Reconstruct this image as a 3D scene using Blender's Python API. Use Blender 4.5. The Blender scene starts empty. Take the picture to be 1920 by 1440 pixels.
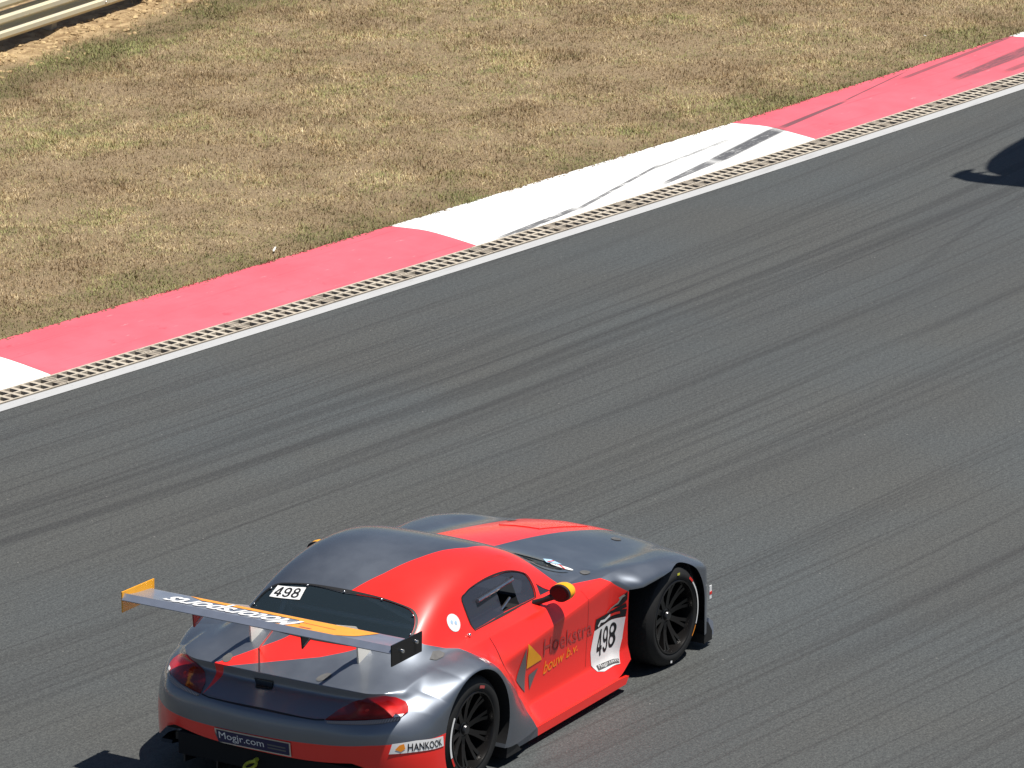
import bpy, bmesh, math, random
import numpy as np
from mathutils import Vector, Matrix
from mathutils.bvhtree import BVHTree

R = math.radians
scn = bpy.context.scene
COL = scn.collection
rng = random.Random(7)
nrg = np.random.default_rng(7)

# ------------------------------------------------------------------ camera
cam_d = bpy.data.cameras.new('camera')
cam = bpy.data.objects.new('camera', cam_d)
COL.objects.link(cam)
cam_d.sensor_width = 36.0
cam_d.lens = 36.0 * 8500 / 1920
cam_d.clip_start = 0.5
cam_d.clip_end = 6000
cam.location = (-21.991, -14.387, 9.805)
CAM_AZ, CAM_EL = 0.53881, 0.27576
fwd = Vector((math.cos(CAM_EL) * math.cos(CAM_AZ), math.cos(CAM_EL) * math.sin(CAM_AZ), -math.sin(CAM_EL)))
cam.rotation_euler = fwd.to_track_quat('-Z', 'Y').to_euler()
scn.camera = cam

# ------------------------------------------------------------------ sky, sun, exposure
SUN_TO = Vector((0.09, -0.285, 1.0)).normalized()      # from the scene towards the sun
world = bpy.data.worlds.new('World')
scn.world = world
world.use_nodes = True
wn = world.node_tree
wn.nodes.clear()
w_out = wn.nodes.new('ShaderNodeOutputWorld')
w_bg = wn.nodes.new('ShaderNodeBackground')
w_sky = wn.nodes.new('ShaderNodeTexSky')
w_sky.sky_type = 'NISHITA'
w_sky.sun_disc = False
w_sky.sun_elevation = math.asin(SUN_TO.z)
w_sky.sun_rotation = math.atan2(SUN_TO.x, SUN_TO.y)
w_sky.dust_density = 0.3
w_sky.air_density = 0.8
w_bg.inputs['Strength'].default_value = 0.05
wn.links.new(w_sky.outputs[0], w_bg.inputs[0])
wn.links.new(w_bg.outputs[0], w_out.inputs[0])
sun_d = bpy.data.lights.new('sun', 'SUN')
sun_d.energy = 5.0
sun_d.angle = R(0.53)
sun_d.color = (1.0, 0.955, 0.88)
sun = bpy.data.objects.new('sun', sun_d)
COL.objects.link(sun)
sun.rotation_euler = (-SUN_TO).to_track_quat('-Z', 'Y').to_euler()
sun.location = (0, 0, 30)
vs = scn.view_settings
vs.view_transform = 'Standard'
vs.look = 'None'
vs.gamma = 1.0
vs.use_curve_mapping = False
vs.exposure = 0.28

# ------------------------------------------------------------------ helpers
def link(o, parent=None):
    COL.objects.link(o)
    if parent is not None:
        o.parent = parent
    return o

def tag(o, label=None, cat=None, group=None, kind=None):
    if label: o['label'] = label
    if cat: o['category'] = cat
    if group: o['group'] = group
    if kind: o['kind'] = kind
    return o

def empty(name, loc=(0, 0, 0), rz=0.0):
    o = bpy.data.objects.new(name, None)
    o.location = loc
    o.rotation_euler = (0, 0, rz)
    o.empty_display_size = 0.2
    return link(o)

def mesh_obj(name, me, mats=(), parent=None, smooth=None):
    for m in (mats if isinstance(mats, (list, tuple)) else (mats,)):
        me.materials.append(m)
    if smooth is not None:
        me.polygons.foreach_set('use_smooth', [True] * len(me.polygons))
        if smooth < 180:
            me.set_sharp_from_angle(angle=R(smooth))
    return link(bpy.data.objects.new(name, me), parent)

def pydata(verts, faces, name='m'):
    me = bpy.data.meshes.new(name)
    me.from_pydata([tuple(v) for v in verts], [], [tuple(f) for f in faces])
    me.update()
    return me

class MB:
    """collects boxes, tubes, prisms and lathes into one mesh"""
    def __init__(s):
        s.v = []; s.f = []
    def add(s, vs, fs):
        n = len(s.v)
        s.v += [tuple(v) for v in vs]
        s.f += [tuple(i + n for i in f) for f in fs]
        return s
    def box(s, x0, x1, y0, y1, z0, z1):
        return s.add([(x0,y0,z0),(x1,y0,z0),(x1,y1,z0),(x0,y1,z0),(x0,y0,z1),(x1,y0,z1),(x1,y1,z1),(x0,y1,z1)],
                     [(0,3,2,1),(4,5,6,7),(0,1,5,4),(1,2,6,5),(2,3,7,6),(3,0,4,7)])
    def prism(s, poly, axis, a0, a1):
        """poly: 2-D outline; axis 0/1/2 is the extrusion axis"""
        def mk(p, a):
            if axis == 0: return (a, p[0], p[1])
            if axis == 1: return (p[0], a, p[1])
            return (p[0], p[1], a)
        n = len(poly)
        vs = [mk(p, a0) for p in poly] + [mk(p, a1) for p in poly]
        fs = [tuple(range(n))[::-1], tuple(range(n, 2 * n))]
        fs += [(i, (i + 1) % n, n + (i + 1) % n, n + i) for i in range(n)]
        return s.add(vs, fs)
    def tube(s, pts, r, seg=8, cap=True):
        pts = [Vector(p) for p in pts]
        rr = r if isinstance(r, (list, tuple)) else [r] * len(pts)
        vs = []
        for i, p in enumerate(pts):
            t = (pts[min(i + 1, len(pts) - 1)] - pts[max(i - 1, 0)]).normalized()
            a = t.cross(Vector((0, 0, 1)))
            if a.length < 1e-3: a = t.cross(Vector((0, 1, 0)))
            a.normalize(); b = t.cross(a)
            for k in range(seg):
                q = 2 * math.pi * k / seg
                vs.append(p + (a * math.cos(q) + b * math.sin(q)) * rr[i])
        fs = []
        for i in range(len(pts) - 1):
            for k in range(seg):
                fs.append((i*seg+k, i*seg+(k+1)%seg, (i+1)*seg+(k+1)%seg, (i+1)*seg+k))
        if cap:
            fs.append(tuple(range(seg))[::-1])
            fs.append(tuple(range((len(pts)-1)*seg, len(pts)*seg)))
        return s.add(vs, fs)
    def lathe_y(s, prof, c, seg=48, close=False):
        """prof: list of (radius, y); axis along y through c"""
        vs = []
        for k in range(seg):
            q = 2 * math.pi * k / seg
            for r_, y_ in prof:
                vs.append((c[0] + r_ * math.cos(q), c[1] + y_, c[2] + r_ * math.sin(q)))
        n = len(prof); fs = []
        for k in range(seg):
            for i in range(n if close else n - 1):
                a, b = k * n + i, k * n + (i + 1) % n
                c_, d = ((k + 1) % seg) * n + (i + 1) % n, ((k + 1) % seg) * n + i
                fs.append((a, b, c_, d))
        return s.add(vs, fs)
    def mesh(s, name='m', recalc=True):
        me = pydata(s.v, s.f, name)
        if recalc:
            bm = bmesh.new(); bm.from_mesh(me)
            bmesh.ops.recalc_face_normals(bm, faces=bm.faces)
            bm.to_mesh(me); bm.free()
        return me
    def build(s, name, mats, parent=None, smooth=None):
        return mesh_obj(name, s.mesh(name), mats, parent, smooth)

def evaluated(obj):
    dg = bpy.context.evaluated_depsgraph_get()
    dg.update()
    return bpy.data.meshes.new_from_object(obj.evaluated_get(dg))

# ------------------------------------------------------------------ shader helpers
class NT:
    def __init__(s, name):
        s.m = bpy.data.materials.new(name)
        s.m.use_nodes = True
        s.t = s.m.node_tree
        s.t.nodes.clear()
        s.out = s.t.nodes.new('ShaderNodeOutputMaterial')
        s._obj = None
    def n(s, typ, **kw):
        nd = s.t.nodes.new(typ)
        for k, v in kw.items():
            setattr(nd, k, v)
        return nd
    def put(s, inp, v):
        if hasattr(v, 'is_output'): s.t.links.new(v, inp)
        elif v is not None: inp.default_value = v
    def obj(s):
        if s._obj is None:
            s._obj = s.n('ShaderNodeTexCoord').outputs['Object']
        return s._obj
    def math(s, op, a, b=None, c=None, clamp=False):
        nd = s.n('ShaderNodeMath', operation=op, use_clamp=clamp)
        s.put(nd.inputs[0], a)
        if b is not None: s.put(nd.inputs[1], b)
        if c is not None: s.put(nd.inputs[2], c)
        return nd.outputs[0]
    def sep(s, v=None):
        nd = s.n('ShaderNodeSeparateXYZ')
        s.put(nd.inputs[0], v if v is not None else s.obj())
        return nd.outputs
    def comb(s, x=0.0, y=0.0, z=0.0):
        nd = s.n('ShaderNodeCombineXYZ')
        for i, v in enumerate((x, y, z)): s.put(nd.inputs[i], v)
        return nd.outputs[0]
    def noise(s, scale=5.0, detail=4.0, rough=0.55, vec=None, dist=0.0):
        nd = s.n('ShaderNodeTexNoise')
        s.put(nd.inputs['Vector'], vec if vec is not None else s.obj())
        s.put(nd.inputs['Scale'], scale); s.put(nd.inputs['Detail'], detail)
        s.put(nd.inputs['Roughness'], rough); s.put(nd.inputs['Distortion'], dist)
        return nd.outputs['Fac']
    def ramp(s, fac, stops, interp='LINEAR'):
        nd = s.n('ShaderNodeValToRGB')
        cr = nd.color_ramp
        cr.interpolation = interp
        while len(cr.elements) < len(stops): cr.elements.new(0.5)
        for e, (p, c) in zip(cr.elements, stops):
            e.position = p
            e.color = (c, c, c, 1) if isinstance(c, (int, float)) else (*c, 1)
        s.put(nd.inputs[0], fac)
        return nd.outputs[0]
    def rng(s, v, a, b, c=0.0, d=1.0, smooth=True):
        nd = s.n('ShaderNodeMapRange')
        nd.interpolation_type = 'SMOOTHSTEP' if smooth else 'LINEAR'
        s.put(nd.inputs[0], v)
        for i, q in enumerate((a, b, c, d)): s.put(nd.inputs[i + 1], q)
        return nd.outputs[0]
    def mix(s, fac, a, b, blend='MIX'):
        nd = s.n('ShaderNodeMix', data_type='RGBA', blend_type=blend)
        s.put(nd.inputs[0], fac)
        s.put(nd.inputs[6], a if hasattr(a, 'is_output') else (*a, 1))
        s.put(nd.inputs[7], b if hasattr(b, 'is_output') else (*b, 1))
        return nd.outputs[2]
    def bump(s, h, strength=0.3, dist=0.01, normal=None):
        nd = s.n('ShaderNodeBump')
        s.put(nd.inputs['Strength'], strength); s.put(nd.inputs['Distance'], dist)
        s.put(nd.inputs['Height'], h)
        if normal is not None: s.put(nd.inputs['Normal'], normal)
        return nd.outputs[0]
    def bsdf(s, color, rough=0.5, metal=0.0, normal=None, **kw):
        nd = s.n('ShaderNodeBsdfPrincipled')
        s.put(nd.inputs['Base Color'], color if hasattr(color, 'is_output') else (*color, 1))
        s.put(nd.inputs['Roughness'], rough); s.put(nd.inputs['Metallic'], metal)
        if normal is not None: s.put(nd.inputs['Normal'], normal)
        for k, v in kw.items():
            s.put(nd.inputs[k], v)
        s.t.links.new(nd.outputs[0], s.out.inputs[0])
        return nd
    def poly(s, U, V, pts, sharp=400.0):
        """1 inside a convex outline (counter-clockwise) given in the U,V coordinates"""
        res = None
        n = len(pts)
        for i in range(n):
            (x0, y0), (x1, y1) = pts[i], pts[(i + 1) % n]
            dx, dy = x1 - x0, y1 - y0
            L = math.hypot(dx, dy)
            nx, ny = -dy / L, dx / L
            d = s.math('MULTIPLY_ADD', U, nx, s.math('MULTIPLY_ADD', V, ny, -(nx * x0 + ny * y0)))
            res = d if res is None else s.math('MINIMUM', res, d)
        return s.math('MULTIPLY_ADD', res, sharp, 0.5, clamp=True)
    def any(s, *ms):
        r = ms[0]
        for m in ms[1:]: r = s.math('MAXIMUM', r, m)
        return r

def simple(name, color, rough=0.5, metal=0.0, var=0.0, scale=20.0, bump=0.0, **kw):
    t = NT(name)
    col = color
    nrm = None
    if var or bump:
        nz = t.noise(scale, 5.0, 0.6)
        if var:
            lo = tuple(c * (1 - var) for c in color); hi = tuple(min(1, c * (1 + var)) for c in color)
            col = t.mix(t.rng(nz, 0.3, 0.7), lo, hi)
        if bump: nrm = t.bump(nz, bump, 0.01)
    t.bsdf(col, rough, metal, nrm, **kw)
    return t.m
# ================================================================== CAR BODY SURFACE
# control cage: rows run from the tail up over the roof to the nose, columns from the centre line to the sill
def S(x, zc, z1, c2, c3, c4, c5, c6, c7, c8, c9, c10, c11):
    row = [(x, 0, zc), (x, .25, z1)]
    for c in (c2, c3, c4, c5, c6, c7, c8, c9, c10, c11):
        row.append((x, c[0], c[1]) if len(c) == 2 else c)
    return row
def side(x, c6z):
    c8 = .595 + .118 * (x - .515)
    return ((.852, (c6z + c8) / 2 + .006), (.882, c8), (.853, .42), (.868, .24), (.935, .11))
ROWS = [
 # A lower edge of the rear apron
 [(-.855,0,.295),(-.855,.22,.295),(-.845,.43,.305),(-.825,.57,.32),(-.80,.67,.33),(-.76,.75,.30),(-.70,.81,.22),(-.62,.86,.16),(-.54,.885,.15),(-.45,.89,.15),(-.36,.89,.15),(-.25,.89,.15)],
 # B colour break of the apron
 [(-.872,0,.40),(-.872,.22,.40),(-.862,.43,.41),(-.845,.57,.43),(-.815,.67,.445),(-.775,.755,.46),(-.71,.82,.465),(-.63,.868,.455),(-.54,.888,.435),(-.45,.893,.40),(-.35,.893,.36),(-.2,.89,.3)],
 # C bumper bulge
 [(-.882,0,.475),(-.882,.22,.478),(-.872,.43,.49),(-.85,.57,.50),(-.82,.67,.51),(-.775,.755,.52),(-.71,.82,.522),(-.62,.866,.515),(-.53,.887,.50),(-.43,.893,.47),(-.32,.893,.42),(-.15,.89,.35)],
 # C2 bumper shelf
 [(-.862,0,.535),(-.862,.22,.537),(-.852,.43,.55),(-.826,.57,.558),(-.785,.67,.563),(-.735,.752,.566),(-.67,.815,.566),(-.59,.86,.557),(-.51,.882,.538),(-.41,.89,.50),(-.30,.89,.45),(-.135,.888,.37)],
 # D seam under the boot panel
 [(-.842,0,.556),(-.842,.22,.559),(-.832,.43,.574),(-.80,.57,.582),(-.755,.67,.587),(-.70,.75,.59),(-.635,.81,.59),(-.56,.856,.58),(-.49,.879,.557),(-.39,.886,.52),(-.28,.886,.465),(-.12,.885,.385)],
 # E boot panel, hollow
 [(-.715,0,.592),(-.715,.22,.594),(-.715,.43,.606),(-.70,.57,.622),(-.665,.67,.635),(-.615,.745,.645),(-.555,.803,.643),(-.49,.85,.625),(-.43,.876,.592),(-.335,.883,.546),(-.23,.883,.485),(-.1,.88,.4)],
 # F under the lip
 [(-.638,0,.640),(-.638,.22,.641),(-.638,.43,.646),(-.638,.57,.656),(-.628,.66,.668),(-.585,.735,.684),(-.52,.797,.684),(-.45,.847,.652),(-.39,.874,.612),(-.295,.88,.557),(-.195,.88,.492),(-.08,.88,.41)],
 # G lip
 [(-.642,0,.703),(-.642,.22,.703),(-.642,.43,.704),(-.64,.57,.706),(-.632,.66,.709),(-.585,.728,.714),(-.50,.792,.713),(-.425,.845,.675),(-.365,.872,.626),(-.272,.88,.566),(-.172,.88,.5),(-.06,.88,.42)],
 # H deck behind the lip
 [(-.60,0,.716),(-.60,.22,.716),(-.60,.43,.716),(-.598,.57,.717),(-.59,.655,.718),(-.545,.725,.722),(-.465,.79,.722),(-.395,.845,.684),(-.335,.872,.632),(-.25,.88,.57),(-.155,.88,.505),(-.05,.88,.43)],
 # I deck
 [(-.45,0,.762),(-.45,.22,.761),(-.45,.43,.757),(-.45,.57,.751),(-.45,.65,.746),(-.42,.72,.742),(-.36,.787,.738),(-.31,.846,.694),(-.265,.873,.632),(-.2,.88,.57),(-.12,.88,.51),(-.04,.88,.44)],
 # J foot of the rear window
 [(-.28,0,.812),(-.28,.22,.810),(-.28,.45,.805),(-.28,.59,.793),(-.27,.67,.776),(-.25,.725,.76),(-.22,.787,.75),(-.20,.849,.70),(-.18,.874,.63),(-.14,.88,.57),(-.08,.88,.51),(-.02,.88,.45)],
 [(-.17,0,.880),(-.17,.22,.878),(-.17,.46,.870),(-.17,.60,.845),(-.165,.675,.80),(-.155,.725,.77),(-.14,.786,.757),(-.13,.851,.70),(-.12,.875,.63),(-.1,.88,.57),(-.06,.88,.51),(-.01,.88,.46)],
 [(-.05,0,.958),(-.05,.22,.955),(-.05,.47,.944),(-.05,.61,.90),(-.05,.68,.82),(-.05,.728,.778),(-.05,.787,.762),(-.05,.852,.70),(-.05,.876,.63),(-.04,.88,.57),(-.03,.88,.51),(0,.88,.46)],
 [(.08,0,1.036),(.08,.22,1.033),(.08,.47,1.020),(.08,.617,.962),(.08,.685,.845),(.08,.732,.785),(.08,.79,.766),(.08,.855,.70),(.08,.877,.63),(.06,.88,.57),(.04,.88,.51),(.02,.88,.46)],
 [(.22,0,1.105),(.22,.22,1.101),(.22,.47,1.086),(.22,.62,1.022),(.22,.69,.855),(.22,.737,.79),(.22,.796,.769),(.22,.86,.70),(.21,.878,.61),(.19,.875,.52),(.15,.875,.42),(.12,.88,.30)],
 [(.38,0,1.155),(.38,.22,1.151),(.38,.47,1.135),(.38,.62,1.065),(.38,.696,.85),(.38,.742,.792),(.38,.80,.771),(.38,.864,.70),(.36,.878,.60),(.33,.868,.45),(.29,.868,.25),(.26,.92,.12)],
 S(.52, 1.183,1.178,(.47,1.161),(.618,1.09),(.70,.835),(.746,.79),(.803,.772),(.850,.692),(.881,.597),(.855,.42),(.868,.24),(.93,.11)),
 S(.70, 1.201,1.196,(.47,1.176),(.616,1.10),(.704,.822),(.75,.79),(.806,.773), *side(.70, .773)),
 S(.92, 1.188,1.184,(.465,1.168),(.612,1.088),(.708,.81),(.754,.789),(.81,.774), *side(.92, .774)),
 S(1.12,1.132,1.129,(.465,1.115),(.612,1.04),(.71,.80),(.757,.789),(.814,.775), *side(1.12, .775)),
 S(1.27,1.066,1.063,(.47,1.06),(.617,.978),(.712,.795),(.76,.788),(.817,.776), *side(1.27, .776)),
 S(1.46,.972,.966,(.49,.945),(.632,.88),(.714,.79),(.763,.787),(.82,.777), *side(1.46, .777)),
 S(1.66,.882,.876,(.50,.856),(.642,.815),(.716,.79),(.766,.787),(.824,.779), *side(1.66, .779)),
 S(1.80,.846,.840,(.505,.82),(.645,.795),(.716,.785),(.768,.788),(.828,.781), *side(1.80, .781)),
 S(1.90,.838,.830,(.50,.806),(.64,.785),(.715,.784),(.77,.790),(.832,.782), *side(1.90, .782)),
 S(2.02,.832,.823,(.49,.795),(.63,.772),(.712,.777),(.772,.787),(.836,.781),(.875,.71),(.885,.60),(.87,.45),(.87,.38),(.9,.34)),
 [(2.25,0,.814),(2.25,.25,.803),(2.25,.48,.768),(2.25,.62,.745),(2.25,.708,.748),(2.25,.77,.762),(2.25,.838,.758),(2.25,.882,.70),(2.25,.89,.60),(2.28,.89,.5),(2.3,.89,.42),(2.32,.89,.36)],
 [(2.5,0,.786),(2.5,.25,.774),(2.5,.47,.735),(2.5,.61,.715),(2.5,.702,.718),(2.5,.768,.735),(2.5,.838,.728),(2.5,.887,.68),(2.5,.897,.58),(2.5,.9,.5),(2.5,.9,.43),(2.5,.9,.38)],
 [(2.75,0,.742),(2.75,.25,.73),(2.75,.46,.695),(2.75,.605,.68),(2.75,.695,.70),(2.75,.762,.705),(2.75,.835,.692),(2.75,.887,.62),(2.74,.9,.53),(2.71,.9,.45),(2.66,.9,.40),(2.6,.9,.36)],
 [(2.98,0,.69),(2.98,.25,.68),(2.98,.46,.655),(2.97,.595,.642),(2.96,.68,.638),(2.95,.748,.632),(2.94,.818,.61),(2.91,.878,.545),(2.88,.898,.465),(2.82,.9,.39),(2.75,.9,.33),(2.68,.9,.28)],
 [(3.18,0,.605),(3.17,.25,.597),(3.16,.45,.577),(3.13,.58,.566),(3.10,.662,.557),(3.07,.73,.545),(3.03,.80,.525),(2.98,.868,.475),(2.93,.895,.41),(2.86,.9,.34),(2.79,.9,.27),(2.72,.9,.21)],
 # nose
 [(3.34,0,.50),(3.33,.25,.493),(3.30,.45,.478),(3.25,.575,.465),(3.20,.655,.455),(3.14,.725,.445),(3.08,.795,.43),(3.01,.863,.39),(2.95,.893,.34),(2.87,.9,.28),(2.80,.9,.22),(2.74,.9,.17)],
 [(3.43,0,.34),(3.42,.25,.335),(3.38,.45,.325),(3.33,.575,.315),(3.27,.655,.31),(3.20,.728,.305),(3.12,.80,.295),(3.03,.868,.27),(2.96,.895,.24),(2.88,.9,.2),(2.81,.9,.16),(2.76,.9,.13)],
 [(3.45,0,.11),(3.44,.25,.11),(3.40,.45,.11),(3.35,.575,.11),(3.29,.655,.11),(3.21,.73,.11),(3.13,.80,.11),(3.04,.868,.11),(2.97,.895,.11),(2.89,.9,.11),(2.83,.9,.11),(2.78,.9,.11)],
]
NR, NC = len(ROWS), 12
ROW = dict(A=0, B=1, C=2, C2=3, D=4, E=5, F=6, G=7, H=8, I=9, J=10)

def crease_of(a, b):
    (i, k), (j, l) = a, b
    if i == j:                                   # along a row
        m = min(k, l)
        if i == 7 and m < 5: return 1.0          # boot lip
        if i == 4 and m < 7: return .55
        if i == 1 and m < 9: return .25
        if i == 6 and m < 4: return .3
        if i == 3 and m < 6: return .35
        if i == 10 and m < 3: return .35         # foot of rear window
        if i == 24 and m < 4: return .5          # windscreen base
        return 0
    m = min(i, j)
    if k == 6 and 6 <= m <= 27: return .62       # shoulder
    if k == 4 and 13 <= m <= 24: return .55      # belt
    if k == 5 and 4 <= m <= 7: return .3
    if k == 8 and 15 <= m <= 25: return .55      # door crease
    if k == 10 and 15 <= m <= 24: return .6
    return 0

def smooth01(t):
    t = np.clip(t, 0, 1)
    return t * t * (3 - 2 * t)

REAR_C, FRONT_C = (0.0, .345), (2.512, .338)
FL_TH = np.radians([-60, -14, 0.4, 27.4, 56.6, 84.8, 110.8, 139, 152.8, 180, 240])
FL_R = np.array([1.0, .89, .70, .535, .463, .44, .44, .515, .63, .78, .9])
def flare(co):
    x, y, z = co[:, 0], co[:, 1].copy(), co[:, 2]
    sg = np.sign(y); ya = np.abs(y)
    # rear arch
    th = np.arctan2(z - REAR_C[1], x - REAR_C[0])
    th = np.where(th < -1.05, th + 2 * np.pi, th)
    Rc = np.interp(th, FL_TH, FL_R)
    r = np.hypot(x - REAR_C[0], z - REAR_C[1])
    t = (Rc - r) / (Rc - .375)
    t = np.clip((t + np.sqrt(t * t + .012)) / 2, 0, 1)
    g = 1 - (1 - t) ** 1.9
    fade = smooth01((ya - .70) / .12) * smooth01((x + .85) / .40)
    y2 = ya + np.clip(1.0 - ya, 0, 1) * g * fade * (x < 1.2)
    # front eyebrow
    sx = smooth01((x - 1.84) / .22) * (1 - smooth01((x - 2.86) / .26))
    zt = np.interp(x, [1.8, 2.25, 2.5, 2.75, 3.0], [.785, .772, .748, .70, .62])
    u = np.clip((zt - z) / .10, 0, 1)
    g2 = 1 - (1 - u) ** 2.0
    fade2 = smooth01((ya - .74) / .05)
    y2 = y2 + np.clip(1.0 - y2, 0, 1) * g2 * sx * fade2
    co[:, 1] = sg * y2
    return co

def car_surface():
    """the closed outer skin before any opening is cut"""
    bm = bmesh.new()
    cl = bm.edges.layers.float.new('crease_edge')
    grid = {}
    for i, row in enumerate(ROWS):
        for k, p in enumerate(row):
            for s in (1, -1):
                if k == 0 and s == -1:
                    grid[i, k, s] = grid[i, k, 1]; continue
                grid[i, k, s] = bm.verts.new((p[0], p[1] * s, p[2]))
    for i in range(NR - 1):
        for k in range(NC - 1):
            for s in (1, -1):
                q = [grid[i, k, s], grid[i + 1, k, s], grid[i + 1, k + 1, s], grid[i, k + 1, s]]
                bm.faces.new(q if s == 1 else q[::-1])
    bm.edges.ensure_lookup_table()
    for i in range(NR):
        for k in range(NC):
            for s in (1, -1):
                for (j, l) in ((i + 1, k), (i, k + 1)):
                    if j < NR and l < NC:
                        e = bm.edges.get((grid[i, k, s], grid[j, l, s]))
                        if e: e[cl] = crease_of((i, k), (j, l))
    me = bpy.data.meshes.new('cage')
    bm.to_mesh(me); bm.free()
    ob = link(bpy.data.objects.new('cage', me))
    md = ob.modifiers.new('s', 'SUBSURF'); md.levels = 3; md.render_levels = 3
    sm = evaluated(ob)
    bpy.data.objects.remove(ob)
    co = np.empty(len(sm.vertices) * 3); sm.vertices.foreach_get('co', co)
    co = flare(co.reshape(-1, 3))
    sm.vertices.foreach_set('co', co.ravel())
    bm = bmesh.new(); bm.from_mesh(sm)
    be = [e for e in bm.edges if e.is_boundary]
    bmesh.ops.holes_fill(bm, edges=be, sides=0)
    bmesh.ops.recalc_face_normals(bm, faces=bm.faces)
    bm.to_mesh(sm); bm.free()
    return sm

skin = car_surface()
_bm = bmesh.new(); _bm.from_mesh(skin)
SKIN = BVHTree.FromBMesh(_bm)
_bm.free()
# ================================================================== MATERIALS OF THE CAR
GREY = (.19, .212, .250)
RED = (.96, .024, .016)
YEL = (.95, .42, .014)

def livery():
    t = NT('car_paint')
    X, Y, Z = t.sep()
    # red upper/right side: right of the plan line h(x), ahead of f(z), behind g(z)
    def curve(v, lo, hi, pts, vlo, vhi):
        u = t.rng(v, lo, hi, 0, 1, smooth=False)
        stops = [((a - lo) / (hi - lo), (b - vlo) / (vhi - vlo)) for a, b in pts]
        return t.math('MULTIPLY_ADD', t.ramp(u, stops), vhi - vlo, vlo)
    h = curve(X, -.3, 2.1, [(-.3,-.60),(-.1,-.55),(.1,-.035),(.287,-.155),(.536,-.265),(.704,-.325),(.86,-.40),(1.06,-.415),(1.25,-.52),(1.5,-.715),(1.845,-.852),(2.1,-.99)], -1, 1)
    f = curve(Z, .1, 1.0, [(.1,.79),(.16,.757),(.334,.65),(.46,.50),(.595,.335),(.687,.257),(.78,.17),(.80,.08),(.85,-.05),(.90,-.10),(.97,-.17)], -1, 1)
    g = curve(Z, .5, .9, [(.5,2.0),(.655,1.96),(.745,1.84),(.9,1.60)], 0, 3)
    sh = 350.0
    m1 = t.math('MULTIPLY_ADD', t.math('SUBTRACT', h, Y), sh, .5, clamp=True)
    m2 = t.math('MULTIPLY_ADD', t.math('SUBTRACT', X, f), sh, .5, clamp=True)
    m3 = t.math('MULTIPLY_ADD', t.math('SUBTRACT', g, X), sh, .5, clamp=True)
    m4 = t.math('MULTIPLY_ADD', t.math('ADD', Z, -.0), sh, .5, clamp=True)
    side_red = t.math('MULTIPLY', t.math('MULTIPLY', m1, m2), t.math('MULTIPLY', m3, m4))
    # bonnet stripe
    hood = t.poly(X, Y, [(1.6,.05),(3.6,-.33),(3.6,.30),(1.6,.625)])
    # boot wedge and the tail that runs down from it
    up = t.math('MULTIPLY_ADD', t.math('SUBTRACT', Z, .699), sh, .5, clamp=True)
    back = t.math('MULTIPLY_ADD', t.math('SUBTRACT', -.10, X), sh, .5, clamp=True)
    boot = t.math('MULTIPLY', t.math('MULTIPLY', t.any(t.poly(X, Y, [(-.655,.485),(-.655,.415),(-.393,-.127),(-.255,-.05),(-.258,.18)]),
        t.poly(X, Y, [(-.393,-.127),(-.262,-.30),(-.235,-.30),(-.235,.0),(-.30,0.02)])), up), back)
    tail = t.math('MULTIPLY', t.poly(Y, Z, [(.437,.572),(.478,.71),(.408,.71),(.412,.64)][::1]), back)
    # lower apron
    zb = t.math('MINIMUM', t.math('MULTIPLY_ADD', t.math('MULTIPLY', Y, Y), .05, t.math('MULTIPLY_ADD', Y, -.03, .400)), .448)
    ap = t.math('MULTIPLY', t.math('MULTIPLY_ADD', t.math('SUBTRACT', zb, Z), sh, .5, clamp=True),
                t.math('MULTIPLY_ADD', t.math('SUBTRACT', -.1, X), sh, .5, clamp=True))
    red = t.any(side_red, hood, boot, tail, ap)
    fl = t.noise(900, 2, .5)
    dust = t.rng(t.noise(2.2, 6, .6), .35, .75)
    gcol = t.mix(t.math('MULTIPLY', dust, .35), GREY, tuple(c * 1.25 + .012 for c in GREY))
    rcol = t.mix(t.math('MULTIPLY', dust, .25), RED, (.86, .028, .02))
    col = t.mix(red, gcol, rcol)
    metal = t.math('MULTIPLY_ADD', red, -.92, .92)
    rough = t.math('MULTIPLY_ADD', dust, .08, t.math('MULTIPLY_ADD', red, -.08, .46))
    nrm = t.bump(fl, .03, .001)
    b = t.bsdf(col, rough, metal, nrm)
    b.inputs['Specular IOR Level'].default_value = .35
    b.inputs['Coat Weight'].default_value = .9
    b.inputs['Coat Roughness'].default_value = .14
    b.inputs['Coat IOR'].default_value = 1.5
    return t.m

M = {}
M['paint'] = livery()
M['black'] = simple('black_plastic', (.012, .012, .013), .55, var=.2, scale=60)
M['inner'] = simple('black_cavity', (.006, .006, .007), .9)
M['gloss_black'] = simple('black_gloss', (.01, .01, .011), .18)
M['carbon'] = simple('dark_carbon', (.02, .021, .023), .32, var=.3, scale=300)
M['rubber'] = simple('tyre_rubber', (.006, .006, .0065), .70, var=.3, scale=90)
M['tread'] = simple('tyre_tread', (.012, .012, .012), .85, var=.35, scale=70, bump=.3)
M['rim'] = simple('rim_black', (.014, .013, .013), .22, .3)
M['alu'] = simple('aluminium', (.62, .61, .60), .28, 1.0, var=.08, scale=40)
M['steel'] = simple('steel_bolt', (.75, .75, .75), .2, 1.0)
M['wing'] = simple('wing_grey', (.36, .40, .49), .28, .60, var=.06, scale=12)
M['yellow'] = simple('yellow_paint', YEL, .35, var=.05, scale=10)
M['orange'] = simple('orange_vinyl', (.88, .34, .04), .4, var=.05, scale=10)
M['white'] = simple('white_vinyl', (.82, .82, .82), .4, var=.04, scale=12)
M['ink'] = simple('black_ink', (.01, .01, .012), .5)
M['navy'] = simple('navy_plate', (.012, .014, .075), .3)
M['greyink'] = simple('grey_vinyl', (.13, .13, .135), .45)
M['textgrey'] = simple('faded_grey_vinyl', (.42, .070, .068), .5)
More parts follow.
